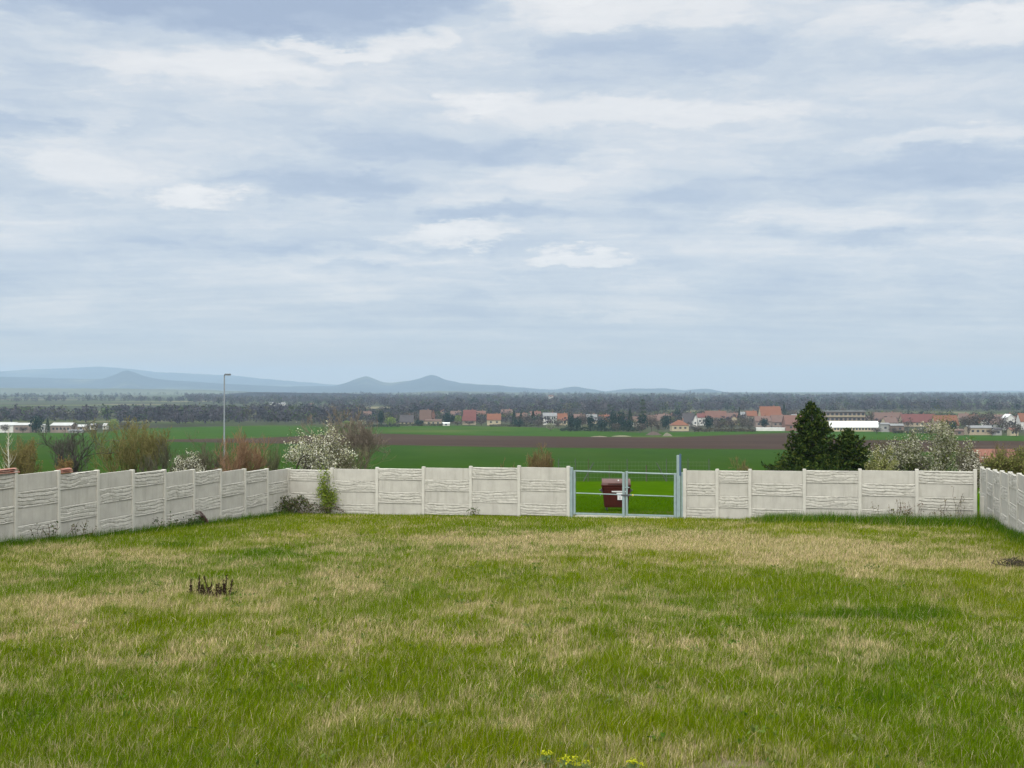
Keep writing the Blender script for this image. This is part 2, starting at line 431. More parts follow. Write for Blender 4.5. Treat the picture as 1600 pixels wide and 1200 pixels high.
_gx = np.arange(-30, 30.01, .14); _gy = np.arange(7, 57.01, .14)
_GX, _GY = np.meshgrid(_gx, _gy); _GM = np.stack(lawn_masks_exact(_GX, _GY), -1)
def lawn_masks(x, y):
    fx = np.clip((x + 30) / .14, 0, len(_gx) - 1.001); fy = np.clip((y - 7) / .14, 0, len(_gy) - 1.001)
    i = fx.astype(int); j = fy.astype(int); fx = (fx - i)[:, None]; fy = (fy - j)[:, None]
    m = (_GM[j, i] * (1 - fx) + _GM[j, i + 1] * fx) * (1 - fy) + (_GM[j + 1, i] * (1 - fx) + _GM[j + 1, i + 1] * fx) * fy
    return [m[:, k] for k in range(7)]

def make_lawn():
    xs = np.concatenate([np.arange(-67, -24, 2.0), np.arange(-24, 24, .3), np.arange(24, 68, 2.0)])
    ys = np.concatenate([np.arange(-60, 4, 4.0), np.arange(4, 54, .3), np.array([54, 55, 56])])
    X, Y = np.meshgrid(xs, ys)
    Z = ground(X, Y)
    dry, dark, bare, tall, *_ = lawn_masks_exact(X, Y)
    g = np.array([.045, .058, .006]); d = np.array([.16, .12, .06]); k = np.array([.025, .045, .004]); s = np.array([.17, .135, .10])
    c = g + (d - g) * dry[..., None]; c = c + (k - c) * dark[..., None]; c = c + (s - c) * bare[..., None]
    mb = MB(); mb.grid(np.stack([X, Y, Z], -1), c); mb.smooth = True
    o = mb.build('ground', M_LAWN); tag(o, kind='structure')
make_lawn()

def strip(name, mat, lo, hi, n, rows=None):
    """a sheet of land between two distance curves lo(u), hi(u)"""
    us = np.concatenate([np.linspace(-1600, -60, 16), np.linspace(0, 1600, 81), np.linspace(1660, 3200, 16)])
    A, B = np.array([lo(u) for u in us]), np.array([hi(u) for u in us])
    P = np.zeros((n + 1, len(us), 3))
    for i in range(n + 1):
        D = A * (np.maximum(B / A, 1.0005)) ** (i / n)
        if i == n: D = np.maximum(B, A * 1.0005)
        P[i, :, 0] = (us - 800) / F * D; P[i, :, 1] = D; P[i, :, 2] = EYE - depth_at(D)
    mb = MB(); mb.grid(P); mb.smooth = True
    return tag(mb.build(name, mat), kind='structure')
def rows(pts):
    U = [p[0] for p in pts]; Yv = [p[1] for p in pts]
    return lambda u: float(dist_for_row(np.interp(u, U, Yv)))
B_low = rows([(-800, 686), (150, 688.6), (270, 690.3), (500, 694), (620, 695.5), (800, 699), (1200, 702), (1600, 708)])
B_top = rows([(-800, 685.8), (150, 688.2), (270, 686.5), (400, 684.5), (500, 680), (600, 677.5), (700, 680), (800, 681), (920, 682.5), (1050, 683.5), (1150, 679), (1240, 676), (1320, 687), (1600, 689)])
B_vil = rows([(-800, 678), (0, 677), (160, 676.5), (185, 671), (300, 667), (430, 664.5), (540, 668.5), (620, 666.5), (700, 665), (800, 667), (850, 668.5), (900, 672), (1000, 676), (1100, 674.5), (1240, 672.5), (1400, 675), (1500, 680), (1600, 681)])
c56 = lambda u: 56.0
c80 = lambda u: 80.0
strip('pasture', M_PASTURE, c56, c80, 4)
strip('wheat_field', M_WHEAT, c80, B_low, 14)
strip('ploughed_field', M_PLOUGH, B_low, B_top, 8)
strip('meadow', M_MEADOW, B_top, lambda u: max(B_vil(u), B_top(u) * 1.0006), 6)
strip('plain', M_PLAIN, lambda u: max(B_vil(u), B_top(u) * 1.0006), lambda u: 17500.0, 40)

# ------------------------------------------------------------------ hills at the skyline
def hills(name, prof, D, back, col, seed, foot=46.0):
    """a ridge of hills: crest line given by bearing and apparent height, rounded slopes fore and aft"""
    U = np.array([p[0] for p in prof], float); H = (HY - np.array([p[1] for p in prof], float)) / F * D
    us = np.arange(U[0], U[-1], 4.0); h = np.interp(us, U, H)
    h = np.convolve(np.pad(h, 2, 'edge'), [.04, .16, .6, .16, .04], 'valid')
    h = h + 9.0 * D / 10000 * (fbm(us * .045, us * 0, seed, 5) - .5)
    vs = np.linspace(-1, 1, 25); P = np.zeros((len(vs), len(us), 3))
    for i, v in enumerate(vs):
        dist = D + back * v + (h * 4) * v * abs(v)
        w = math.cos(v * math.pi / 2) ** 1.3
        nz = fbm(us * .05 + 5, us * 0 + v * 6, seed + 3, 4) - .5
        z = -foot + (h + foot) * w * (1 + .22 * nz * (1 - w))
        P[i, :, 0] = (us - 800) / F * D * (1 + (dist - D) / D); P[i, :, 1] = dist; P[i, :, 2] = EYE + z
    mb = MB(); mb.grid(P); mb.smooth = True
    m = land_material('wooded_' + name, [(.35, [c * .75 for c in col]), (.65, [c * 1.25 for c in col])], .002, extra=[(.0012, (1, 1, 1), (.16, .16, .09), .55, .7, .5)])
    return tag(mb.build(name, m), kind='structure')
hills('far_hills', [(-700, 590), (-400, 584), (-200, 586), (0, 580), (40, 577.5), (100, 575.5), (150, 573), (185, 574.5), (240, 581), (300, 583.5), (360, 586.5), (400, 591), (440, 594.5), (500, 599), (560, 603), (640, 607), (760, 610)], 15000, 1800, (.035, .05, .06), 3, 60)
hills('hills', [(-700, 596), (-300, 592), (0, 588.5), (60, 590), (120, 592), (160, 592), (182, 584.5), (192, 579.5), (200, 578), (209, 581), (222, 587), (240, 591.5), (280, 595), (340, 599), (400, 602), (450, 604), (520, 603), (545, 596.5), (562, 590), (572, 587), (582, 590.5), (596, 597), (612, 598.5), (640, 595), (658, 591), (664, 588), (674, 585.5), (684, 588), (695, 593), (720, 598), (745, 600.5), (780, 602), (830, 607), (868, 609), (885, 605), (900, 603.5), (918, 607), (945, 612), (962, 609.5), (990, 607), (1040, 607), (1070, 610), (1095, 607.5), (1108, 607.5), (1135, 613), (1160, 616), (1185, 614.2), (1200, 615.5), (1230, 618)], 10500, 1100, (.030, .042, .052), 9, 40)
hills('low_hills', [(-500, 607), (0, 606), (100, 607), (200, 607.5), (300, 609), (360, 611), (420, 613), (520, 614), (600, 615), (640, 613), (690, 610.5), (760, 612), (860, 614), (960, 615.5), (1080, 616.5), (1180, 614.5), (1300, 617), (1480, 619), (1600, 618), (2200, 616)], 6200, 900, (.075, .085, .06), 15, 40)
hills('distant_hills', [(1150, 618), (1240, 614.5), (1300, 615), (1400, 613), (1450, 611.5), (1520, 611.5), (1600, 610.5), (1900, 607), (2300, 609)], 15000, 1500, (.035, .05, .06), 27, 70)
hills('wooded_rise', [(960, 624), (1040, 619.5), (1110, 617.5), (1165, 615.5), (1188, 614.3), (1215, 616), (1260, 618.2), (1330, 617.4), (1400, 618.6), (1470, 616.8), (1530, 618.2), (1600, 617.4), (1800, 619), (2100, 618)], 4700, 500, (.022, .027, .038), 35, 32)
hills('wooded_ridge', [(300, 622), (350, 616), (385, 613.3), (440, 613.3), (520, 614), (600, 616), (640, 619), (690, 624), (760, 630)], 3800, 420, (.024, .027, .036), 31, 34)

# ------------------------------------------------------------------ distant woods (one mass, nobody could count it)
def woods():
    r = np.random.default_rng(5)
    N = 26000
    D = np.exp(r.uniform(math.log(960), math.log(5200), N)); u = r.uniform(-500, 2100, N)
    x = (u - 800) / F * D
    n = fbm(x / 900 + 40, D / 330, 77, 4)
    ridge = (u > 290) & (u < 800) & (D > 2600) & (D < 4700)
    keep = (n + np.where(ridge, .22, 0) + np.where(u > 600, .03, 0)) > .53
    bd = np.array([B_vil(k) for k in u]); keep &= D > bd * 1.03
    left = u < 560
    belt = np.where(left, (D < bd * 1.5) & (D > bd * 1.02) & ((u > 185) | (D > bd * 1.3)), (D < bd * 1.45) & (D > bd * 1.05)) & (r.uniform(size=N) < np.where(left, .8, .62))
    keep |= belt
    D, u, x, n, belt = D[keep], u[keep], x[keep], n[keep], belt[keep]
    z = EYE - depth_at(D)
    # trees on the wooded ridge stand on it, not in it
    h = np.where(belt, r.uniform(7, 15, len(D)), r.uniform(8, 15, len(D)) * (.7 + .6 * vnoise(u * .05, D / 260, 19)))
    h = np.where(belt & (u > 560), h * .56, h)
    big = D > 2400
    k = 40
    c = np.repeat(np.stack([x, D, z], 1), k, 0)
    hh = np.repeat(h, k); ww = np.repeat(h * r.uniform(.3, .5, len(h)), k)
    q = rand_dirs(len(c), r) * (r.uniform(0, 1, len(c)) ** .4)[:, None]
    c = c + np.stack([q[:, 0] * ww, q[:, 1] * ww, hh * .58 + q[:, 2] * hh * .42], 1)
    pal = np.array([(.105, .085, .078), (.12, .098, .088), (.085, .074, .072), (.14, .11, .09), (.085, .095, .045), (.11, .14, .05), (.16, .14, .075), (.04, .055, .036)])
    pr = np.array([.24, .22, .2, .12, .08, .05, .04, .05])
    t = np.array([.50, .56, .74]) * pal[r.choice(len(pal), len(D), p=pr)] * r.uniform(.8, 1.2, (len(D), 1))  # tree colours darkened and tinted blue to add distance haze
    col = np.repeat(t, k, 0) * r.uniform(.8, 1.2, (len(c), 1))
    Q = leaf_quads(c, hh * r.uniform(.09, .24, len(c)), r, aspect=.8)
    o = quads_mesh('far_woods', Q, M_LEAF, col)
    tag(o, 'hazy grey-brown belts of bare spring woodland across the plain', 'woodland', kind='stuff')
woods()

# ------------------------------------------------------------------ concrete panel fences
PW = 2.06
def wall_top(x, y, which):
    if which == 'left':
        return EYE - np.interp(y, [20, 35.3, 53.3], [1.5, 2.40, 3.50])
    if which == 'back':
        s = (x - Lc[0]) * T[0] + (y - Lc[1]) * T[1]
        return EYE - np.interp(s, [0, 2, 10.3, 12.4, 17, 20, 24, 27.8, 40], [3.50, 3.44, 3.21, 3.20, 3.23, 3.19, 3.11, 3.07, 3.0])
    return EYE - np.interp(y, [25, 40, 46, 52], [1.95, 2.79, 3.07, 3.30])

def rough_board(w, seed):
    """board cast to look like courses of split stone: flat broken faces between narrow dark cracks"""
    nx, nz = 110, 42; h = .485
    X = np.linspace(0, w, nx); Zl = np.linspace(0, h, nz)
    XX, ZZ = np.meshgrid(X, Zl)
    lay = (ZZ + .060 * (fbm(XX * 1.5, ZZ * 0 + seed, seed, 3) - .5) * 2 + .022 * (fbm(XX * 7, ZZ * 9, seed + 2, 2) - .5)) / h * 4.3 + .3
    li = np.floor(lay).astype(int); lf = lay - li
    cx = XX * (.9 + .5 * vnoise(li * 3.3 + .5, li * 0 + seed + .5, 4)) + li * 1.37 + .25 * fbm(XX * 3, ZZ * 8, seed + 3, 2)
    cell = np.floor(cx).astype(int); cf = cx - cell
    hsh = vnoise(cell * 13.7 + .5, li * 7.3 + .5, seed + 9); tl = vnoise(cell * 5.1 + .5, li * 9.7 + .5, seed + 29) - .5
    out = .016 + .022 * hsh + .024 * tl * (lf - .5) * 2 + .006 * (fbm(XX * 14, ZZ * 34, seed + 11, 2) - .5)
    open_ = vnoise(XX * 2.6, li * 3.1 + .5, seed + 5)
    groove = np.clip((.13 - np.minimum(lf, 1 - lf)) / .08, 0, 1) * np.clip((open_ - .22) / .15, 0, 1)
    vert = np.clip((.035 - np.minimum(cf, 1 - cf)) / .02, 0, 1) * .8
    out = out - .026 * np.maximum(groove, vert * .6)
    edge = np.minimum(1, np.minimum(ZZ, h - ZZ) / .014) * np.minimum(1, np.minimum(XX, w - XX) / .02)
    out = np.maximum(out, -.022) * np.where(out > 0, edge, 1)
    P = np.stack([XX, .030 + out, ZZ], -1)
    mb = MB(); mb.grid(P[:, ::-1]); Bk = P.copy(); Bk[..., 1] = -.030 - np.maximum(out, 0) * .3; mb.grid(Bk)
    mb.box(0.0, w, -.0285, .0065, .0, h)
    return mb

_bm = {}
def board(kind, w, seed, parent, loc, rz):
    key = (kind, round(w, 2), seed)
    if key not in _bm:
        if kind == 'rough_board': mb = rough_board(w, 100 + seed); mat = M_ROUGH
        else:
            mb = MB(); mb.bevel_box(0, w, -.030, .032, 0.002, .487, .006); mat = M_CONC
        o = mb.build(kind, mat); _bm[key] = o
    else:
        o = _bm[key].copy(); COL.objects.link(o)
    o.parent = parent; o.location = loc; o.rotation_euler = (0, 0, rz)
    return o
_pm = {}
def post(parent, loc, rz, h, lean=0):
    k = round(h, 1)
    if k not in _pm:
        mb = MB(); mb.bevel_box(-.065, .065, -.07, .085, 0, h, .012); o = mb.build('post', M_POST); _pm[k] = o
    else: o = _pm[k].copy(); COL.objects.link(o)
    o.parent = parent; o.location = loc; o.rotation_euler = (lean, 0, rz)
    return o

def fence(name, start, dirv, widths, which, first, label, flip, last_post=True, pat=None):
    """a run of posts and boards; +Y of every board faces the lot"""
    rz = math.atan2(dirv[1], dirv[0])
    root = empty(name, (start[0], start[1], gz(*start)), 0, label, 'fence')
    base = np.array(root.location)
    r = np.random.default_rng(len(label))
    s = 0
    for i, w in enumerate(widths + [None]):
        p = np.array(start) + np.array(dirv) * s
        t = float(wall_top(p[0], p[1], which))
        if w is None and not last_post: break
        g = gz(*p) - .15
        post(root, (p[0] - base[0], p[1] - base[1], t - (round(t + .04 - g, 1)) + .04 - base[2]), rz + (math.pi if flip else 0), round(t + .04 - g, 1), r.normal() * .004)
        if w is None: break
        q = p + np.array(dirv) * (w * .5); tq = float(wall_top(q[0], q[1], which)) - .03
        rough_top = (i + first) % 2 == 0
        bw = w - .07
        for k in range(4):
            kind = 'rough_board' if (k % 2 == 0) == rough_top else 'smooth_board'
            off = p + np.array(dirv) * (.035 if not flip else w - .035)
            board(kind, bw, int(r.integers(0, 6)) if kind == 'rough_board' else 0, root,
                  (off[0] - base[0], off[1] - base[1], tq - .488 * (k + 1) - base[2]), rz + (math.pi if flip else 0) + r.normal() * .003)
        s += w
    return root

# board +Y must face the lot: along direction d, +Y of the local frame is d rotated +90 deg
def run_flip(d): return np.dot(np.array([-d[1], d[0]]), np.array([4.0, 40.0]) * 0 + 0) < 0
fence('concrete_fence', Lc, LD, [PW] * 15, 'left', 1, 'concrete panel fence on the left, stepping down away from the viewer past the street lamp', False)
fence('concrete_fence', Lc + T * PW, T, [PW] * 5, 'back', 1, 'concrete panel fence between the bramble corner and the steel gate', True)
_first = empty('concrete_fence', (Lc[0], Lc[1], gz(*Lc)), 0, None, None)
COL.objects.unlink(_first); bpy.data.objects.remove(_first)

def s_at(u):
    k = (u - 800) / F
    return (k * Lc[1] - Lc[0]) / (T[0] + k * -T[1])
S0 = PW * 6 + 7.223
backl = [o for o in bpy.data.objects if o.get('label', '').startswith('concrete panel fence between')][0]
def add_panel(root, s, w, rough_top):
    """one more bay in an existing back run"""
    base = np.array(root.location); rz = math.atan2(T[1], T[0]) + math.pi
    p = Lc + T * s; q = p + T * (w / 2); tq = float(wall_top(q[0], q[1], 'back')) - .03
    for k in range(4):
        kind = 'rough_board' if (k % 2 == 0) == rough_top else 'smooth_board'
        off = p + T * (w - .035)
        board(kind, w - .07, k % 3, root, (off[0] - base[0], off[1] - base[1], tq - .488 * (k + 1) - base[2]), rz)
add_panel(backl, 0.06, PW - .06, True)
NW = (S0 - s_at(1070)) / 2
fence('concrete_fence', Lc + T * s_at(1070), T, [NW, NW] + [PW] * 4, 'back', 1, 'concrete panel fence right of the steel gate, below the spruce', True)
fence('concrete_fence', RC - RD * PW * 2, RD, [PW] * 13, 'right', 0, 'concrete panel fence seen edge-on along the right side of the plot', True)
# the odd gap at the right corner is closed with a half-height board
mb = MB(); mb.bevel_box(-.075, .075, -.03, .03, -.3, 1.0, .006)
cp = Lc + T * (S0 + PW * 4 + .26) - N_IN * .18
o = mb.build('filler_board', M_POST); o.location = (cp[0], cp[1], gz(*cp)); o.rotation_euler = (0, 0, -.262)
tag(o, 'short pale board closing the gap at the right corner of the concrete fences', 'board')

# ------------------------------------------------------------------ steel double gate
def make_gate():
    s0, s1 = s_at(892.5), s_at(1066)
    p0, p1 = Lc + T * s0, Lc + T * s1
    W = s1 - s0; rz = math.atan2(T[1], T[0])
    z0 = EYE - (803.5 - HY) / F * p0[1]
    root = empty('metal_gate', (p0[0], p0[1], z0), rz, 'pale steel double gate of open rails with a tall post at its right end', 'gate')
    top = (803 - 733.5) / F * p0[1]
    sl = -.012
    def L(u): return s_at(u) - s0
    def bx(name, x0, x1, y0, y1, za, zb, mat, parent=root, b=.006):
        m = MB(); m.bevel_box(x0, x1, y0, y1, za, zb, b); return m.build(name, mat, parent)
    bx('gate_post', -.07, .07, -.07, .07, -.4, top + .10, M_GALV)
    bx('gate_post', W - .03, W + .07, -.07, .07, -.4, top - .02, M_GALV)
    tp = bx('tall_post', L(1057.5) - .0, L(1063.5), -.08, .06, -.4, (803 - 706) / F * p1[1], M_GALV)
    bx('post_flange', L(1061.6), L(1064.6), -.085, -.02, (803 - 738) / F * p1[1], (803 - 704) / F * p1[1], M_GALV2, tp)
    for a, b in ((896, 976.3), (977.6, 1057)):
        xa, xb = L(a), L(b)
        leaf = bx('gate_leaf', xa, xa + .085, -.04, .04, 0, top - .02, M_GALV)
        bx('stile', xb - .10, xb, -.04, .04, -.05, top - .06, M_GALV, leaf)
        m = MB()
        m.tube([(xa + .09, 0, top - .05 + sl * xa), (xb - .1, 0, top - .05 + sl * xb)], .032, 8)
        m.build('top_rail', M_GALV, leaf)
        m = MB(); m.tube([(xa + .09, 0, top * .48 + sl * xa), (xb - .1, 0, top * .48 + sl * xb)], .022, 8)
        m.build('middle_rail', M_GALV, leaf)
        m = MB(); m.bevel_box(xa + .09, xb - .10, -.03, .03, .0, .07, .004)
        m.build('bottom_rail', M_GALV, leaf)
    c = L(977)
    bx('latch', c - .16, c + .22, -.075, -.045, top * .46 - .03, top * .46 + .03, M_STEELD)
    bx('lock_case', c - .02, c + .17, -.06, .02, top * .62, top * .62 + .035, M_GALV)
    bx('padlock', c + .28, c + .34, -.06, -.02, top * .47 - .05, top * .47 + .02, surf('brass', (.55, .45, .12), .4, .1, 9, metallic=.4))
    return root
make_gate()
mb = MB()
p0 = Lc + T * (s_at(893) - 0); W = s_at(1066) - s_at(893)
mb.bevel_box(0.1, W - .1, -.1, .55, -.2, .075, .02)
o = mb.build('threshold', surf('weathered_concrete_slab', (.30, .28, .22), .95, .25, 4, .5, 30)); o.location = (p0[0], p0[1], gz(*p0) + .0); o.rotation_euler = (0, 0, -.262)
tag(o, 'low concrete threshold slab under the steel gate', 'slab')

# ------------------------------------------------------------------ waste container
def make_bin():
    x, D, _ = spot(962.5, D=56.0); z = gz(x, D)
    root = empty('waste_container', (x, D, z), R(-4), 'brown wheeled waste container with a rounded lid and white stickers, behind the gate', 'waste container')
    W, H = 1.28, 1.02; dpt = .95; zb = .20
    m = MB(); rings = []
    for (zz, k) in ((zb, .80), (zb + .05, .84), (zb + .45, .90), (zb + H * .80, .96), (zb + H * .84, 1.0), (zb + H * .92, 1.0)):
        w, d = W / 2 * k, dpt / 2 * (k * .9 + .1); c = .07
        rings.append([(-w + c, -d, zz), (w - c, -d, zz), (w, -d + c, zz), (w, d - c, zz), (w - c, d, zz), (-w + c, d, zz), (-w, d - c, zz), (-w, -d + c, zz)])
    v = [p for r_ in rings for p in r_]; f = []
    for i in range(len(rings) - 1):
        for k in range(8): f.append((i * 8 + k, i * 8 + (k + 1) % 8, i * 8 + 8 + (k + 1) % 8, i * 8 + 8 + k))
    f.append(tuple(range(7, -1, -1))); m.add(v, f)
    for xx in (-.36, .36): m.bevel_box(xx - .03, xx + .03, -dpt / 2 * .955 - .012, -dpt / 2 * .80, zb + .1, zb + H * .74, .008)
    m.build('body', M_BIN, root)
    m = MB(); m.bevel_box(-W / 2 - .03, W / 2 + .03, -dpt / 2 - .03, dpt / 2 + .03, zb + H * .925, zb + H * .99, .015); m.build('rim', M_BIN, root)
    # rounded lid: a half barrel that runs left to right, overhanging at the front
    m = MB(); prof = []
    for t in np.linspace(0, math.pi, 15):
        prof.append((-math.cos(t) * (dpt / 2 + .02), math.sin(t) ** .7 * .25))
    n = len(prof)
    v = [(sx * (W / 2 - ins), y, zb + H * .995 + zz) for sx, ins in ((-1, .0), (1, .0)) for (y, zz) in prof]
    f = [(i, i + 1, n + i + 1, n + i) for i in range(n - 1)] + [tuple(range(n)), tuple(range(2 * n - 1, n - 1, -1)), (0, n, 2 * n - 1, n - 1)]
    m.add(v, f); lid = m.build('lid', M_BINLID, root, smooth=False)
    m = MB(); m.tube([(-.35, -dpt / 2 - .06, zb + H + .05), (.35, -dpt / 2 - .06, zb + H + .05)], .018, 6)
    for xx in (-.35, .35): m.tube([(xx, -dpt / 2 - .06, zb + H + .05), (xx, -dpt / 2 + .02, zb + H + .05)], .016, 6)
    m.build('lid_handle', M_BIN, lid)
    for sx in (-1, 1):
        m = MB(); m.tube([(sx * W * .5, 0, zb + H * .72), (sx * (W * .5 + .11), 0, zb + H * .72)], [.035, .035], 8)
        m.bevel_box(min(sx * W * .47, sx * (W * .5 + .03)), max(sx * W * .47, sx * (W * .5 + .03)), -.12, .12, zb + H * .62, zb + H * .82, .01)
        m.build('lifting_pin', M_STEELD, root)
        m = MB(); m.tube([(sx * (W * .5 + .07), -.3, zb + H * .5), (sx * (W * .5 + .07), .3, zb + H * .5)], .016, 6); m.build('side_handle', M_STEELD, root)
    for sx in (-1, 1):
        for sy in (-1, 1):
            cx, cy = sx * W * .33, sy * dpt * .32
            m = MB(); m.bevel_box(cx - .05, cx + .05, cy - .05, cy + .05, .10, zb + .01, .008); w_ = m.build('caster', M_STEELD, root)
            m = MB(); m.tube([(cx - .025, cy, .1), (cx + .025, cy, .1)], .1, 14); m.build('wheel', M_RUBBER, w_)
    yf = -dpt / 2 * .975
    def sticker(x0, x1, za, zb2, tilt=0):
        m = MB(); m.bevel_box(x0, x1, yf - .012, yf + .02, za, zb2, .002); return m.build('sticker', M_WHITE, root)
    sticker(-.20, .42, zb + H * .68, zb + H * .73)
    sticker(.02, .32, zb + H * .585, zb + H * .655); s2 = sticker(.06, .27, zb + H * .34, zb + H * .575)
    m = MB(); m.bevel_box(.10, .23, yf - .016, yf - .005, zb + H * .50, zb + H * .535, .001); m.bevel_box(.13, .20, yf - .016, yf - .005, zb + H * .39, zb + H * .46, .001)
    m.build('print', surf('grey_print', (.3, .3, .33), .7), s2)
    m = MB(); m.tube([(.10, -dpt / 2 * .80, zb + H + .19), (.10, -dpt / 2 * .86, zb + H + .20)], .03, 10); m.build('reflector', M_WHITE, lid)
make_bin()

# ------------------------------------------------------------------ street lamp
def make_lamp():
    x, D, z = spot(350.5, D=66.0)
    top = EYE + (HY - 587) / F * D
    root = empty('street_lamp', (x, D, z), 0, 'slim grey street lamp with a short dark head, rising behind the left fence', 'street lamp')
    m = MB(); m.tube([(0, 0, -.3), (0, 0, .9), (0, 0, .92), (0, 0, top - z)], [.06, .06, .042, .036], 10); m.build('pole', surf('grey_lamp_steel', (.20, .22, .24), .55, .1, 4, metallic=.1), root)
    m = MB(); m.tube([(0, 0, top - z), (.03, 0, top - z + .06), (.10, 0, top - z + .09)], .03, 8); m.build('arm', M_STEELD, root)
    m = MB(); m.bevel_box(.02, .34, -.09, .09, top - z + .02, top - z + .11, .025); hd = m.build('lamp_head', surf('dark_lamp_head', (.09, .10, .11), .5), root)
    m = MB(); m.bevel_box(.10, .31, -.06, .06, top - z + .005, top - z + .022, .004); m.build('lamp_glass', surf('lamp_glass', (.5, .5, .5), .2), hd)
make_lamp()

# ------------------------------------------------------------------ wire fence in the pasture
def wire_fence():
    D = 80.0
    x0 = (870 - 800) / F * D; x1 = (1110 - 800) / F * D
    root = empty('wire_fence', (x0, D, gz(x0, D)), 0, 'low wire fence on thin posts at the far edge of the bright pasture', 'fence')
    r = np.random.default_rng(3)
    us = [872, 900, 919, 952, 980, 1010, 1042, 1075, 1108]
    for i, u in enumerate(us):
        x = (u - 800) / F * D - x0; h = 1.05 if u in (952, 1010) else 1.45
        m = MB(); m.tube([(x, 0, -.2), (x + r.normal() * .02, 0, h)], .04 if u == 1010 else .022, 6); m.build('post', M_BARK if u in (952, 1010, 919) else M_STEELD, root)
    m = MB()
    for h in (.25, .5, .75, 1.0, 1.25): m.tube([(0, 0, h), (x1 - x0, 0, h)], .004, 3)
    for x in np.arange(0, x1 - x0, .22): m.tube([(x, 0, .05), (x, 0, 1.3)], .002, 3)
    m.build('wire_mesh', surf('fence_wire', (.16, .18, .17), .6), root)
    for (u, k) in ((925, 1), (1028, -1)):
        x = (u - 800) / F * D - x0
        m = MB(); m.tube([(x - .55 * k, 0, 0), (x + .1 * k, 0, 1.2)], .03, 6); m.build('brace', M_STEELD, root)
wire_fence()

# ------------------------------------------------------------------ trees and shrubs
def twig_tree(r, height, spread, trunk_r, levels=5, nb=(3, 5), up=.35, first=.25, curve=.18, stems=1, ratio=.68, min_r=.004, droop=0.0):
    """branch skeleton: list of (points, radii, level)"""
    out = []
    def grow(p, d, L, rad, lv):
        n = 4 if lv < 3 else 3
        pts = [np.array(p)]; dd = np.array(d, float)
        for i in range(n):
            dd = dd + r.normal(size=3) * curve + np.array([0, 0, up * .25 - droop * lv * .05]); dd /= np.linalg.norm(dd)
            pts.append(pts[-1] + dd * L / n)
        rr = np.linspace(rad, max(rad * .55, min_r), n + 1)
        out.append((np.array(pts), rr, lv))
        if lv >= levels: return
        k = int(r.integers(nb[0], nb[1] + 1))
        for j in range(k):
            t = r.uniform(first if lv == 0 else .25, 1.0) if j else 1.0
            q = t * n; i = min(int(q), n - 1); pos = pts[i] + (pts[i + 1] - pts[i]) * (q - i)
            a = rand_dirs(1, r)[0]; a = a - dd * np.dot(a, dd); a /= np.linalg.norm(a) + 1e-9
            ang = r.uniform(.35, .95) * spread
            nd = dd * math.cos(ang) + a * math.sin(ang); nd[2] += up * .3; nd /= np.linalg.norm(nd)
            grow(pos, nd, L * ratio * r.uniform(.75, 1.15), max(rad * .55 * (1.15 - .35 * t), min_r), lv + 1)
    for s in range(stems):
        a = r.uniform(0, 2 * math.pi); tilt = 0.05 if stems == 1 else r.uniform(.1, .65)
        d = np.array([math.cos(a) * math.sin(tilt), math.sin(a) * math.sin(tilt), math.cos(tilt)])
        grow(np.array([math.cos(a), math.sin(a), 0]) * (0 if stems == 1 else .15), d, height * (.36 if stems == 1 else .30) * r.uniform(.85, 1.15), trunk_r, 0)
    zm = np.percentile(np.concatenate([o[0][:, 2] for o in out]), 98.5)
    k = height / zm
    return [(o[0] * k, o[1], o[2]) for o in out]

def fit_width(sk, width):
    w = np.percentile(np.abs(np.concatenate([o[0][:, 0] for o in sk])), 95)
    k = width / 2 / w
    return [(o[0] * np.array([k, k, 1]), o[1], o[2]) for o in sk]

def bark_mesh(sk, lv0, lv1, sides, col, name, mat, parent, r, gain=1.0, jit=.2):
    V, L, CC, off = [], [], [], 0
    for n in sorted({len(o[0]) for o in sk}):
        for thick in (True, False):
            sel = [o for o in sk if lv0 <= o[2] <= lv1 and len(o[0]) == n and (o[2] < 2) == thick]
            if not sel: continue
            sd = sides if thick else 3
            P = np.array([o[0] for o in sel]); Rd = np.array([o[1] for o in sel]) * gain; m = len(sel)
            d = np.empty_like(P); d[:, 1:-1] = P[:, 2:] - P[:, :-2]; d[:, 0] = P[:, 1] - P[:, 0]; d[:, -1] = P[:, -1] - P[:, -2]
            d /= np.linalg.norm(d, axis=2, keepdims=True) + 1e-9
            u = np.broadcast_to(np.array([.13, .31, .94]), d.shape).copy(); u[np.abs(d @ np.array([.13, .31, .94])) > .97] = (1, .2, 0)
            e = np.cross(d, u); e /= np.linalg.norm(e, axis=2, keepdims=True) + 1e-9; g = np.cross(d, e)
            t = 2 * np.pi * np.arange(sd) / sd
            v = P[:, :, None] + Rd[:, :, None, None] * (np.cos(t)[None, None, :, None] * e[:, :, None] + np.sin(t)[None, None, :, None] * g[:, :, None])
            idx = off + np.arange(m * n * sd).reshape(m, n, sd); nx = np.roll(idx, -1, 2)
            L.append(np.stack([idx[:, :-1], nx[:, :-1], nx[:, 1:], idx[:, 1:]], -1).reshape(-1)); off += m * n * sd
            V.append(v.reshape(-1, 3)); CC.append(np.repeat(np.array(col)[None] * r.uniform(1 - jit, 1 + jit, (m, 1)), n * sd, 0))
    V = np.concatenate(V); L = np.concatenate(L); nf = len(L) // 4
    return fast_mesh(name, V, L, np.arange(nf) * 4, np.full(nf, 4), mat, np.concatenate(CC), parent)

def tips(sk, lv_min, per, r, sc=.15):
    c = []
    for (p, rad, lv) in sk:
        if lv < lv_min: continue
        for i in range(per):
            t = r.uniform(0, len(p) - 1.001); i0 = int(t); c.append(p[i0] + (p[i0 + 1] - p[i0]) * (t - i0) + r.normal(size=3) * sc)
    return np.array(c)

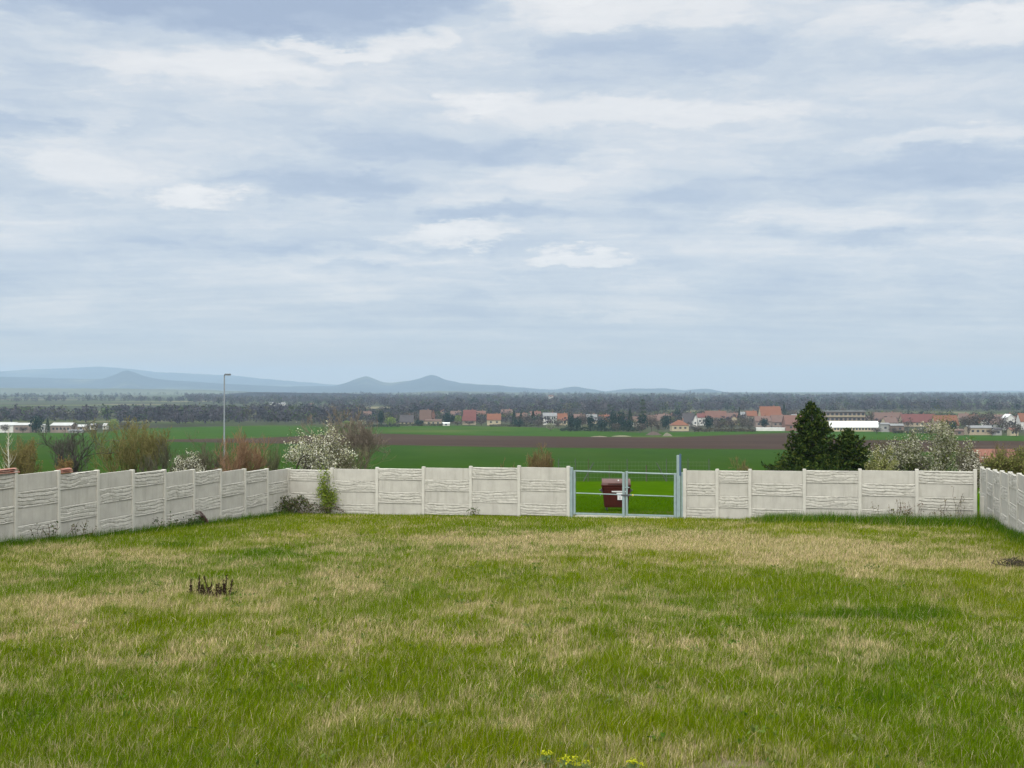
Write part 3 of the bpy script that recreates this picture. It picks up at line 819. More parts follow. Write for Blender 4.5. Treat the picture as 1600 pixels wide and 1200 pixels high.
def bare_tree(name, u, D, top_y, width_px, label, cat, bark, twig, seed, levels=5, stems=1, trunk_r=.09, bud=None, nbud=0, budsize=.05, group=None, spread=1.0, up=.35, nb=(3, 5), ratio=.68, twig_r=.006, drop=0.0):
    r = np.random.default_rng(seed)
    x, D, z = spot(u, D=D); h = EYE + (HY - top_y) / F * D - z
    root = empty(name, (x, D, z - .05), 0, label, cat, group)
    sk = fit_width(twig_tree(r, h, spread, trunk_r, levels, nb, up=up, stems=stems, ratio=ratio, min_r=twig_r, droop=drop), px(width_px, D))
    bark_mesh(sk, 0, 1, 7, bark, 'trunk', M_TWIG, root, r)
    bark_mesh(sk, 2, 9, 4, twig, 'crown', M_TWIG, root, r, jit=.35)
    if bud is not None and nbud:
        c = tips(sk, levels - 1, nbud, r, .05)
        cols = np.array(bud)[r.integers(0, len(bud), len(c))] * r.uniform(.75, 1.2, (len(c), 1))
        quads_mesh('buds', leaf_quads(c, budsize * r.uniform(.6, 1.3, len(c)), r), M_LEAF, cols, root)
    return root

def blossom_tree(name, u, D, top_y, width_px, label, seed, flowers, leaves, nf=5, nl=3, size=.12, levels=4, stems=3, group=None, shape=1.0, green=.3, spread=1.15, up=.25):
    r = np.random.default_rng(seed)
    x, D, z = spot(u, D=D); h = EYE + (HY - top_y) / F * D - z
    root = empty(name, (x, D, z - .05), 0, label, 'tree', group)
    sk = fit_width(twig_tree(r, h, spread, .10, levels, (3, 5), up=up, stems=stems, ratio=.74, min_r=.008), px(width_px, D))
    bark_mesh(sk, 0, 1, 7, (.06, .05, .045), 'trunk', M_TWIG, root, r)
    bark_mesh([o for o in sk if o[0][:, 2].max() < h * 1.06 or o[2] < 2], 2, 9, 4, (.075, .065, .05), 'branches', M_TWIG, root, r)
    c = tips(sk, levels - 1, nf, r, .09)
    c = c[c[:, 2] < h * (1.06 - .16 * (2 * c[:, 0] / px(width_px, D)) ** 2 + .42 * (fbm(c[:, 0] * 1.9 + seed, c[:, 1] * 1.9, seed + 4, 3) - .5))]
    n = fbm(c[:, 0] * 1.3 + 5, c[:, 2] * 1.3 + c[:, 1], seed, 3)
    c = c[n + r.uniform(-.12, .12, len(c)) > .36]
    cols = np.array(flowers)[r.integers(0, len(flowers), len(c))] * r.uniform(.8, 1.1, (len(c), 1))
    quads_mesh('blossom', leaf_quads(c, size * r.uniform(.5, 1.3, len(c)), r, aspect=.9), M_LEAF, cols, root)
    c = tips(sk, levels - 1, nl, r, .12)
    cols = np.array(leaves)[r.integers(0, len(leaves), len(c))] * r.uniform(.7, 1.2, (len(c), 1))
    quads_mesh('leaves', leaf_quads(c, size * .8 * r.uniform(.5, 1.3, len(c)), r), M_LEAF, cols, root)
    return root

WHITE = [(.50, .48, .38), (.60, .58, .50), (.42, .40, .27), (.34, .34, .18)]
blossom_tree('blossoming_tree', 479, 61, 671, 112, 'white blossoming fruit tree behind the corner of the left fence', 11, WHITE, [(.10, .12, .04), (.13, .15, .05), (.07, .08, .04)], 12, 6, .075)
blossom_tree('blossoming_shrub', 286, 60, 705, 58, 'small white blossoming shrub left of the street lamp', 12, WHITE[:3], [(.07, .08, .04), (.1, .1, .05)], 9, 6, .065, stems=4)
blossom_tree('blossoming_tree', 1445, 62, 660, 104, 'dull white blossoming tree behind the right part of the back fence', 13, [(.34, .33, .24), (.44, .43, .34), (.26, .26, .15)], [(.10, .135, .03), (.08, .10, .03), (.14, .16, .045)], 13, 12, .08, stems=4)
blossom_tree('blossoming_tree', 1392, 64, 690, 76, 'low spreading tree with sparse blossom between the spruces and the taller blossoming tree', 14, [(.48, .47, .38), (.55, .52, .42)], [(.10, .12, .04), (.14, .15, .05)], 2, 4, .10, stems=3)
blossom_tree('blossoming_shrub', 1520, 60, 706, 40, 'faintly blossoming shrub over the right corner of the back fence', 15, [(.50, .48, .40), (.45, .42, .34)], [(.12, .12, .06), (.14, .13, .06)], 3, 4, .08, stems=4)
bare_tree('bare_tree', 117, 62, 668, 92, 'dark bare fruit tree beyond the left fence, left of the olive willow', 'tree', (.045, .04, .035), (.06, .055, .05), 21, levels=4, stems=3, trunk_r=.10, spread=1.0, twig_r=.009)
bare_tree('willow_shrub', 210, 63, 664, 104, 'dense olive-green willow shrub of many upright stems beyond the left fence', 'shrub', (.10, .09, .042), (.14, .122, .05), 22, levels=4, stems=9, trunk_r=.05, bud=[(.14, .135, .04), (.125, .12, .04)], nbud=2, budsize=.06, spread=.55, up=.9, twig_r=.008, nb=(3, 5))
bare_tree('bare_shrub', 262, 62, 690, 66, 'grey-green bare shrub between the willow and the white shrub', 'shrub', (.06, .055, .045), (.085, .08, .055), 23, levels=4, stems=6, trunk_r=.04, spread=.9, up=.6)
bare_tree('bare_shrub', 322, 61, 694, 66, 'low twiggy shrub right of the small white shrub, left of the lamp', 'shrub', (.07, .06, .05), (.10, .085, .06), 24, levels=4, stems=6, trunk_r=.035, spread=.95, up=.5)
bare_tree('red_twig_shrub', 386, 60, 682, 74, 'reddish-brown twiggy shrub between the lamp and the white blossoming tree', 'shrub', (.17, .085, .055), (.19, .115, .07), 25, levels=4, stems=9, trunk_r=.04, spread=.7, up=.7, twig_r=.007)
bare_tree('bare_tree', 492, 72, 640, 84, 'tall grey bare tree standing behind the white blossoming tree', 'tree', (.10, .085, .07), (.15, .125, .10), 26, levels=5, stems=1, trunk_r=.11, spread=1.0, nb=(3, 5), twig_r=.008)
bare_tree('bare_tree', 543, 66, 656, 84, 'lower grey bare tree right of the white blossoming tree', 'tree', (.10, .085, .07), (.15, .125, .10), 27, levels=5, stems=3, trunk_r=.07, spread=1.0, nb=(3, 5), twig_r=.008)
bare_tree('bare_shrub', 530, 62, 698, 80, 'brown bare shrub at the foot of the two grey bare trees', 'shrub', (.10, .09, .06), (.13, .12, .07), 28, levels=4, stems=6, trunk_r=.04, spread=.95, up=.4)
bare_tree('bare_shrub', 430, 66, 700, 30, 'thin bare shrub between the red twig shrub and the white blossoming tree', 'shrub', (.06, .06, .045), (.11, .11, .06), 38, levels=4, stems=5, trunk_r=.035, spread=.9, up=.5)
bare_tree('brown_shrub', 845, 60, 702, 34, 'wispy brown shrub topping the fence just left of the gate', 'shrub', (.12, .08, .045), (.15, .105, .055), 29, levels=4, stems=6, trunk_r=.02, bud=[(.17, .12, .05), (.14, .13, .05)], nbud=1, budsize=.05, spread=.8, up=.6)
bare_tree('brown_shrub', 1166, 58, 720, 34, 'small olive-brown shrub peeping over the fence left of the spruce', 'shrub', (.12, .09, .045), (.13, .11, .05), 30, levels=4, stems=5, trunk_r=.02, bud=[(.15, .13, .05)], nbud=1, budsize=.05, spread=.9, up=.4)
bare_tree('brown_shrub', 792, 59, 726, 34, 'lowest tuft of brown twigs showing over the fence left of the gate', 'shrub', (.12, .08, .045), (.13, .09, .05), 39, levels=3, stems=5, trunk_r=.02, spread=.9, up=.4)
bare_tree('leafing_shrub', 1582, 56, 708, 58, 'yellow-green leafing shrub behind the right end of the fences', 'shrub', (.10, .09, .05), (.13, .12, .055), 31, levels=4, stems=8, trunk_r=.03, bud=[(.16, .17, .045), (.13, .15, .04), (.17, .15, .06)], nbud=6, budsize=.09, spread=.8, up=.6)
bare_tree('bare_tree', 1572, 74, 694, 44, 'brown bare tree behind the yellow-green shrub at the right edge', 'tree', (.10, .075, .055), (.14, .105, .075), 32, levels=4, stems=4, trunk_r=.05, spread=.9)
def birch():
    r = np.random.default_rng(33); x, D, z = spot(13.5, D=58); h = EYE + (HY - 662) / F * D - z
    root = empty('birch_sapling', (x, D, z - .05), 0, 'pale slender birch sapling at the left edge beyond the fence', 'tree')
    m = MB(); m.tube([(0, 0, 0), (.03, 0, h * .4), (-.02, 0, h * .75), (.02, 0, h)], [.05, .04, .025, .006], 8); m.build('trunk', M_BARKP, root)
    m = MB(); tw = []
    for k in range(26):
        z0 = h * r.uniform(.35, .95); a = r.uniform(0, 6.28); L = r.uniform(.35, .9) * (1.15 - z0 / h); d = np.array([math.cos(a), math.sin(a) , 0])
        p = [np.array([0, 0, z0]), d * L * .5 + [0, 0, z0 + L * .55], d * L * .8 + [0, 0, z0 + L * 1.25]]; m.tube(p, [.012, .008, .003], 4, caps=False)
        for q in range(5): tw.append(p[1] + (p[2] - p[1]) * r.uniform(0, 1) + r.normal(size=3) * .08)
    m.build('branches', M_BARKP, root); tw = np.array(tw)
    quads_mesh('buds', leaf_quads(tw, .05, r), M_LEAF, np.tile(np.array([.17, .16, .05]), (len(tw), 1)), root)
birch()
bare_tree('brown_shrub', 30, 66, 690, 56, 'rusty brown shrub around the birch sapling at the left edge', 'shrub', (.11, .08, .04), (.14, .11, .05), 34, levels=4, stems=6, trunk_r=.02, bud=[(.15, .12, .045), (.16, .14, .05)], nbud=3, budsize=.07, spread=.8, up=.5)
bare_tree('brown_shrub', 98, 59, 720, 34, 'orange-brown shrub at the foot of the dark bare fruit tree', 'shrub', (.16, .09, .045), (.17, .11, .05), 35, levels=4, stems=6, trunk_r=.02, bud=[(.2, .12, .05), (.17, .14, .05)], nbud=3, budsize=.06, spread=.9, up=.4)
bare_tree('leafing_shrub', 1372, 58, 708, 46, 'yellow-green shrub between the small spruce and the blossoming trees', 'shrub', (.10, .09, .05), (.12, .12, .05), 36, levels=4, stems=7, trunk_r=.03, bud=[(.20, .21, .06), (.15, .17, .05), (.4, .38, .2)], nbud=4, budsize=.08, spread=.9, up=.4)

def spruce(u, D, top_y, width_px, label, seed, skew=0.0, low=None):
    r = np.random.default_rng(seed)
    x, D, z = spot(u, D=D); h = EYE + (HY - top_y) / F * D - z; Wd = px(width_px, D) / 2
    root = empty('spruce', (x, D, z - .05), 0, label, 'tree', None)
    m = MB(); m.tube([(0, 0, 0), (.03, 0, h * .4), (.0, .02, h * .75), (0, 0, h * .995)], [.16, .11, .05, .008], 8); m.build('trunk', M_BARK, root)
    bm = MB(); C_, Cc, Sz = [], [], []
    nl = int(h / .17)
    for i in range(nl):
        t = i / nl; zz = h * (.04 + .95 * t)
        prof = (1 - t) ** .95 * Wd * 1.62 * (.90 + .1 * math.sin(t * 9))
        k = int(7 + 7 * (1 - t))
        for j in range(k):
            a = 2 * math.pi * (j + r.uniform(-.4, .4)) / k + i * 2.4
            L = prof * r.uniform(.78, 1.10) * (1 + skew * math.cos(a)) + .06
            rise = L * (r.uniform(.35, .6) if t > .55 else r.uniform(.05, .42))
            d = np.array([math.cos(a), math.sin(a), 0])
            p = [np.array([0, 0, zz]), np.array([0, 0, zz - .05 * L]) + d * L * .5, np.array([0, 0, zz - .10 * L + rise]) + d * L]
            bm.tube(p, [.02 * (1.2 - t), .012, .004], 3, caps=False)
            n = int(22 * L / .5) + 8
            for q in range(n):
                s = r.uniform(.12, 1.02) ** .75
                b = p[0] * (1 - s) ** 2 + 2 * s * (1 - s) * p[1] + s * s * p[2]
                side = np.array([-d[1], d[0], 0]) * r.normal() * .16 * L * (1.15 - s * .6)
                C_.append(b + side + np.array([0, 0, r.normal() * .045 - abs(r.normal()) * .04]))
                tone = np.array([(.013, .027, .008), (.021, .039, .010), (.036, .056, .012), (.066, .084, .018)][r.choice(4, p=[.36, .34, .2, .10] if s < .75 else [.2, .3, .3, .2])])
                Cc.append(tone * r.uniform(.75, 1.25)); Sz.append(r.uniform(.14, .28))
    for q in range(14):
        C_.append(np.array([r.normal() * .05, r.normal() * .05, h * r.uniform(.93, 1.0)])); Cc.append((.03, .05, .015)); Sz.append(.12)
    o = bm.build('branches', M_BARK, root)
    quads_mesh('needles', leaf_quads(np.array(C_), np.array(Sz), r, aspect=.34), M_LEAF, np.array(Cc), root)
    return root
spruce(1268, 61, 624, 118, 'large dark spruce behind the fence right of the gate', 41)
spruce(1324, 60.5, 666, 108, 'smaller dark spruce leaning on the right flank of the large spruce', 42, .15)

# ---- plants on the lot side of the back fence
def wall_point(s, off): return Lc + T * s + N_IN * off
def climber():
    r = np.random.default_rng(51); s = s_at(516); p = wall_point(s, .22); z = gz(*p)
    root = empty('climbing_shrub', (p[0], p[1], z), -.262, 'yellow-green leafing shrub growing up against the back fence near its left corner', 'shrub')
    m = MB(); C_ = []
    for k in range(9):
        x = r.normal() * .1; pts = [(x, 0, -.05)]; hgt = r.uniform(1.0, 2.05) if k else 2.05
        for q in range(5):
            t = (q + 1) / 5; pts.append((.14 * r.normal() - .32 * t ** 1.5 + .35 * (t < .6) * t * (k % 2) + .05, r.normal() * .05 + .05, hgt * t))
        m.tube(pts, np.linspace(.018, .006, 6), 4); pts = np.array(pts)
        for q in range(150):
            t = r.uniform(.9, 4.99); i = int(t); C_.append(pts[i] + (pts[i + 1] - pts[i]) * (t - i) + r.normal(size=3) * np.array([.11, .08, .09]))
    for q in range(420): C_.append(np.array([.17, .08, .78]) + r.normal(size=3) * np.array([.16, .1, .22]))
    C_ = np.array(C_); C_[:, 1] = np.abs(C_[:, 1]) * .6 - .12
    m.build('stem', M_BARK, root)
    col = np.array([(.20, .26, .03), (.14, .20, .025), (.26, .29, .06), (.09, .14, .02)])[r.choice(4, len(C_), p=[.4, .3, .15, .15])] * r.uniform(.75, 1.15, (len(C_), 1))
    quads_mesh('leaves', leaf_quads(C_, r.uniform(.05, .10, len(C_)), r), M_LEAF, col, root)
climber()

def bramble(u, off, w, h, seed, label, n=900, dense=1.0, canes=26, cols=((.03, .055, .012), (.05, .075, .018), (.08, .075, .03), (.10, .11, .03))):
    r = np.random.default_rng(seed); s = s_at(u); p = wall_point(s, off); z = gz(*p)
    root = empty('bramble', (p[0], p[1], z), -.262, label, 'bush')
    m = MB(); C_ = []
    for k in range(canes):
        x0 = r.uniform(-.35, .35) * w; a = r.choice([-1, 1]); L = r.uniform(.3, .8) * w; hh = h * r.uniform(.55, 1.05)
        t = np.linspace(0, 1, 8); dy = r.uniform(-.15, .15)
        pts = np.stack([x0 + a * L * t, dy + .3 * (t - .5) * r.normal(), hh * 4 * t * (1 - t) * .9 + .04], 1)
        m.tube(pts, .008, 4)
        for q in range(int(n / canes)):
            tt = r.uniform(.05, .98); i = int(tt * 7); C_.append(pts[i] + (pts[min(i + 1, 7)] - pts[i]) * (tt * 7 - i) + r.normal(size=3) * np.array([.07, .06, .06]))
    C_ = np.array(C_); C_[:, 2] = np.maximum(C_[:, 2], .02)
    m.build('stem', M_TWIGD, root)
    col = np.array(cols)[r.integers(0, len(cols), len(C_))] * r.uniform(.7, 1.2, (len(C_), 1))
    quads_mesh('leaves', leaf_quads(C_, r.uniform(.05, .10, len(C_)), r), M_LEAF, col, root)
M_TWIGD = surf('dark_cane', (.07, .045, .035), .9, .3, 10)
bramble(457, .55, 1.5, .80, 61, 'dark dense bramble mound in the left corner of the plot', 1500)
bramble(497, .35, 1.9, .55, 62, 'thin bramble canes sprawling between the dark mound and the climbing shrub', 260, canes=12)
def left_bush(row_u, sft, off, label, n, w, h, seed, cols, canes=14):
    r = np.random.default_rng(seed); nrm = np.array([-LD[1], LD[0]]); nrm = nrm if np.dot(nrm, T) > 0 else -nrm
    p = Lc + LD * sft + nrm * off if sft is not None else Lc + T * s_at(row_u) + N_IN * off; z = gz(*p)
    root = empty('wall_weed', (p[0], p[1], z), math.atan2(LD[1], LD[0]) if sft is not None else -.262, label, 'weed')
    m = MB(); C_ = []
    for k in range(canes):
        x0 = r.uniform(-.5, .5) * w; pts = [(x0, r.normal() * .08, 0)]; hh = h * r.uniform(.5, 1.1)
        for q in range(4): pts.append((pts[-1][0] + r.normal() * .07, pts[-1][1] + r.normal() * .05, hh * (q + 1) / 4))
        m.tube(pts, .006, 3); pts = np.array(pts)
        for q in range(n // canes): t = r.uniform(.3, 3.99); i = int(t); C_.append(pts[i] + (pts[i + 1] - pts[i]) * (t - i) + r.normal(size=3) * .05)
    m.build('stem', M_TWIGD, root); C_ = np.array(C_); C_[:, 2] = np.maximum(C_[:, 2], .03)
    col = np.array(cols)[r.integers(0, len(cols), len(C_))] * r.uniform(.7, 1.2, (len(C_), 1))
    quads_mesh('leaves', leaf_quads(C_, r.uniform(.05, .10, len(C_)), r), M_LEAF, col, root)
def s_left(u):
    k = (u - 800) / F
    return (k * Lc[1] - Lc[0]) / (LD[0] - k * LD[1])
DKG = [(.035, .07, .015), (.05, .09, .02), (.025, .05, .012)]
left_bush(0, s_left(290), .35, 'dark green weeds beside the arching reddish cane at the left fence', 320, .9, .35, 71, DKG)
left_bush(0, s_left(269), .35, 'low green weeds left of the reddish arching cane at the left fence', 180, 1.2, .32, 72, DKG + [(.10, .10, .05)])
left_bush(0, s_left(238), .3, 'thin weed stalks by the left fence below the small white shrub', 60, .8, .5, 73, DKG + [(.10, .10, .05)], 7)
left_bush(0, s_left(112), .3, 'dry weed stalks by the left fence below the dark bare fruit tree', 70, 1.0, .55, 74, [(.12, .11, .06), (.06, .09, .03)], 9)
left_bush(0, s_left(55), .3, 'dry weed stalks by the left fence nearest the left edge', 70, 1.2, .5, 75, [(.12, .11, .06), (.06, .09, .03)], 9)
left_bush(0, s_left(432), .3, 'leafy weeds at the far end of the left fence beside the bramble mound', 260, .9, .6, 76, DKG + [(.09, .09, .03)])
DRYC = [(.13, .11, .055), (.10, .10, .04), (.17, .14, .075)]
left_bush(1385, None, .5, 'dry weed stalks at the foot of the third panel from the right corner', 90, 1.0, .85, 77, DRYC, 9)
left_bush(1420, None, .4, 'reddish dry weed stalks around the second post from the right corner', 130, 1.0, .95, 78, [(.15, .085, .05), (.12, .10, .05)], 12)
left_bush(1458, None, .4, 'thin dry stalks before the left half of the last back-fence panel', 60, .9, .9, 79, DRYC, 8)
left_bush(1492, None, .4, 'tallest thin stalks before the right half of the last back-fence panel', 60, .7, 1.3, 80, DRYC, 6)
left_bush(742, None, .25, 'small green weed at the foot of a post midway between climbing shrub and gate', 70, .3, .4, 84, DKG + [(.12, .16, .03)], 7)
def arch():
    r = np.random.default_rng(81); p = Lc + LD * s_left(303) + np.array([.25, -.05]); z = gz(*p)
    root = empty('cane_arch', (p[0], p[1], z), 0, 'arching bundle of reddish-brown canes leaning on the left fence', 'cane arch')
    for k in range(9):
        m = MB(); t = np.linspace(0, 1, 12); w = .36 + r.normal() * .03; hh = .42 + r.normal() * .07
        pts = np.stack([-.32 + .66 * t + r.normal() * .015, r.normal() * .03 + 0 * t, hh * np.sin(math.pi * np.clip(t * .75 + .25, 0, 1)) ** .8 + (0 * t)], 1)
        pts[:, 2] = np.maximum(pts[:, 2], -.03); m.tube(pts, r.uniform(.006, .013), 5); m.build('cane', surf('red_cane', (.06, .028, .026), .85, .3, 10) if k == 0 else MATS['red_cane'], root)
    m = MB(); q = r.uniform(.5, 1, 260); c = np.stack([-.32 + .66 * q, r.normal(size=260) * .05, .42 * np.sin(math.pi * np.clip(q * .75 + .25, 0, 1)) * r.uniform(.2, 1, 260)], 1)
    quads_mesh('dead_leaves', leaf_quads(c, .09, r), M_LEAF, np.tile(np.array([.06, .028, .026]), (260, 1)), root)
arch()
# weathered clay copings left on the top of the left fence
for (u0, u1, lab) in ((-14, 26.5, 'pile of weathered red clay tiles on the top of the leftmost fence panel'), (92, 110, 'short stack of red clay tiles on the fence top right of the second post')):
    sa, sb = s_left(u0), s_left(u1); pa, pb = Lc + LD * sa, Lc + LD * sb; mid = (pa + pb) / 2; L = abs(sb - sa)
    zt = float(wall_top(mid[0], mid[1], 'left')) - .028
    root = empty('clay_tile_stack', (mid[0], mid[1], zt), math.atan2(LD[1], LD[0]), lab, 'tiles')
    r = np.random.default_rng(int(u1))
    for k in range(3):
        m = MB(); n = 9; v = []
        for e in (-1, 1):
            for q in range(n):
                t = math.pi * q / (n - 1); v.append((e * L * (.5 - .04 * k) + r.normal() * .004, math.cos(t) * .10, .002 + k * .045 + math.sin(t) * .03 + (0 if e > 0 else r.normal() * .006)))
        m.add(v, [(q, q + 1, n + q + 1, n + q) for q in range(n - 1)] + [tuple(range(n)), tuple(range(2 * n - 1, n - 1, -1)), (0, n, 2 * n - 1, n - 1)])
        m.build('tile', M_RUST, root)

# ---- dried dock stalks and other small things in the grass
def dock(u, y, top, seed, label, n):
    r = np.random.default_rng(seed); x, D, z = spot(u, y); h = px(y - top, D)
    root = empty('dried_dock', (x, D, z), 0, label, 'dried plant', 'dried dock stalks in the grass')
    tones = np.array([(.030, .017, .011), (.055, .034, .022), (.018, .011, .008)])
    for k in range(n):
        a = r.normal() * .12; hh = h * (1.0 if k == 0 else r.uniform(.45, .85)); x0 = r.normal() * .07; C_ = []
        pts = np.array([(x0 + a * t * hh, r.normal() * .01, hh * t) for t in np.linspace(0, 1, 5)])
        m = MB(); m.tube(pts, np.linspace(.010, .005, 5), 4); st = m.build('stalk', M_TWIGD, root)
        for q in range(100):
            t = r.uniform(.3, 1) * 3.99; i = int(t); C_.append(pts[i] + (pts[i + 1] - pts[i]) * (t - i) + r.normal(size=3) * np.array([.013, .013, .012]) * (1.5 - t / 4))
        quads_mesh('seed_head', leaf_quads(np.array(C_), r.uniform(.018, .036, len(C_)), r), M_LEAF, tones[r.integers(0, 3, len(C_))], st)
    C_ = np.array([(r.normal() * .06, r.normal() * .04, abs(r.normal()) * .06 + .03) for q in range(70)])
    quads_mesh('dead_leaves', leaf_quads(C_, r.uniform(.018, .04, len(C_)), r), M_LEAF, tones[r.integers(0, 3, len(C_))], root)
dock(307, 934, 901, 91, 'dark dried dock stalk with a ragged top, leftmost of the three clumps', 5)
dock(317, 935, 917, 95, 'low dark clump of dried dock beside the leftmost stalk', 5)
dock(335, 936, 902, 92, 'dark dried dock clump with one tall thin spike, middle of the three', 4)
dock(355, 934, 899, 93, 'darkest dried dock clump with twin tall spikes, rightmost of the three', 6)

def brush(u, y, w, h, seed, label, col, n=60):
    r = np.random.default_rng(seed); x, D, z = spot(u, y); w = px(w, D); h = px(h, D)
    mb = MB()
    for k in range(n):
        c = np.array([r.normal() * w * .25, r.normal() * .2, abs(r.normal()) * h * .3 + .05]); d = rand_dirs(1, r)[0] * np.array([1, .7, .45]); L = r.uniform(.2, .5)
        mb.tube([c - d * L * .5, c + r.normal(size=3) * .03, c + d * L * .5], [.008, .011, .004], 3, np.array(col) * r.uniform(.5, 1.4))
    o = mb.build('brush_pile', M_TWIG); o.location = (x, D, z); tag(o, label, 'brush pile')
brush(1586, 886, 44, 13, 101, 'dark heap of cut twigs in the grass by the right fence', (.05, .042, .030), 80)

def spurge(u, y, seed, label, n):
    r = np.random.default_rng(seed); x, D, z = spot(u, y)
    root = empty('yellow_spurge', (x, D, z), 0, label, 'flower', 'yellow flowers at the bottom edge')
    m = MB(); C_, L_ = [], []
    for k in range(n):
        bx, by = r.normal() * .03, r.normal() * .03; hh = r.uniform(.12, .17)
        m.tube([(bx * .5, by * .5, 0), (bx, by, hh)], .003, 4)
        for q in range(15): C_.append((bx + r.normal() * .014, by + r.normal() * .014, hh + r.normal() * .008))
        for q in range(14): L_.append((bx * .8 + r.normal() * .02, by * .8 + r.normal() * .02, hh * r.uniform(.2, .9)))
    m.build('stem', MATS['leafstalk'] if 'leafstalk' in MATS else surf('leafstalk', (.10, .16, .05), .8), root)
    quads_mesh('flower_heads', leaf_quads(np.array(C_), .018, r, flat=1.5, aspect=.9), M_LEAF, np.tile(np.array([.36, .37, .02]), (len(C_), 1)) * r.uniform(.7, 1.1, (len(C_), 1)), root)
    quads_mesh('leaves', leaf_quads(np.array(L_), .035, r), M_LEAF, np.tile(np.array([.14, .19, .07]), (len(L_), 1)), root)
spurge(852, 1204, 111, 'small yellow spurge, leftmost of the yellow flowers along the bottom edge', 4)
spurge(889, 1216, 112, 'widest clump of yellow spurge at the bottom edge', 8)
spurge(909, 1216, 113, 'yellow spurge close right of the widest clump', 4)
spurge(988, 1216, 114, 'compact yellow spurge, rightmost of the yellow flowers along the bottom edge', 6)

# ------------------------------------------------------------------ grass of the plot (nobody could count it)
def blades(name, x, y, h, w, col, lean, rg, near, label):
    n = len(x); z = ground(x, y) - .01
    th = rg.uniform(0, 2 * math.pi, n)
    ca, sa = np.cos(th), np.sin(th)                 # width direction
    ld = rg.uniform(0, 2 * math.pi, n); lx, ly = np.cos(ld) * lean * h + .10 * h, np.sin(ld) * lean * h
    B0 = np.stack([x - ca * w * .5, y - sa * w * .5, z], 1); B1 = np.stack([x + ca * w * .5, y + sa * w * .5, z], 1)
    zz = h * np.sqrt(np.clip(1 - (lean * .75) ** 2, .1, 1))
    Tp = np.stack([x + lx, y + ly, z + zz], 1)
    if near:
        mx, my = x + lx * .38, y + ly * .38; mz = z + zz * .60
        M0 = np.stack([mx - ca * w * .42, my - sa * w * .42, mz], 1); M1 = np.stack([mx + ca * w * .42, my + sa * w * .42, mz], 1)
        V = np.stack([B0, B1, M1, M0, Tp], 1).reshape(-1, 3)
        i = np.arange(n)[:, None] * 5
        loops = np.concatenate([i + 0, i + 1, i + 2, i + 3, i + 3, i + 2, i + 4], 1).ravel()
        starts = (np.arange(n)[:, None] * 7 + np.array([0, 4])).ravel(); tot = np.tile([4, 3], n)
        o = fast_mesh(name, V, loops, starts, tot, M_GRASS, np.repeat(col, 5, 0))
    else:
        V = np.stack([B0, B1, Tp], 1).reshape(-1, 3)
        o = fast_mesh(name, V, np.arange(3 * n), np.arange(n) * 3, np.full(n, 3), M_GRASS, np.repeat(col, 3, 0))
    return o

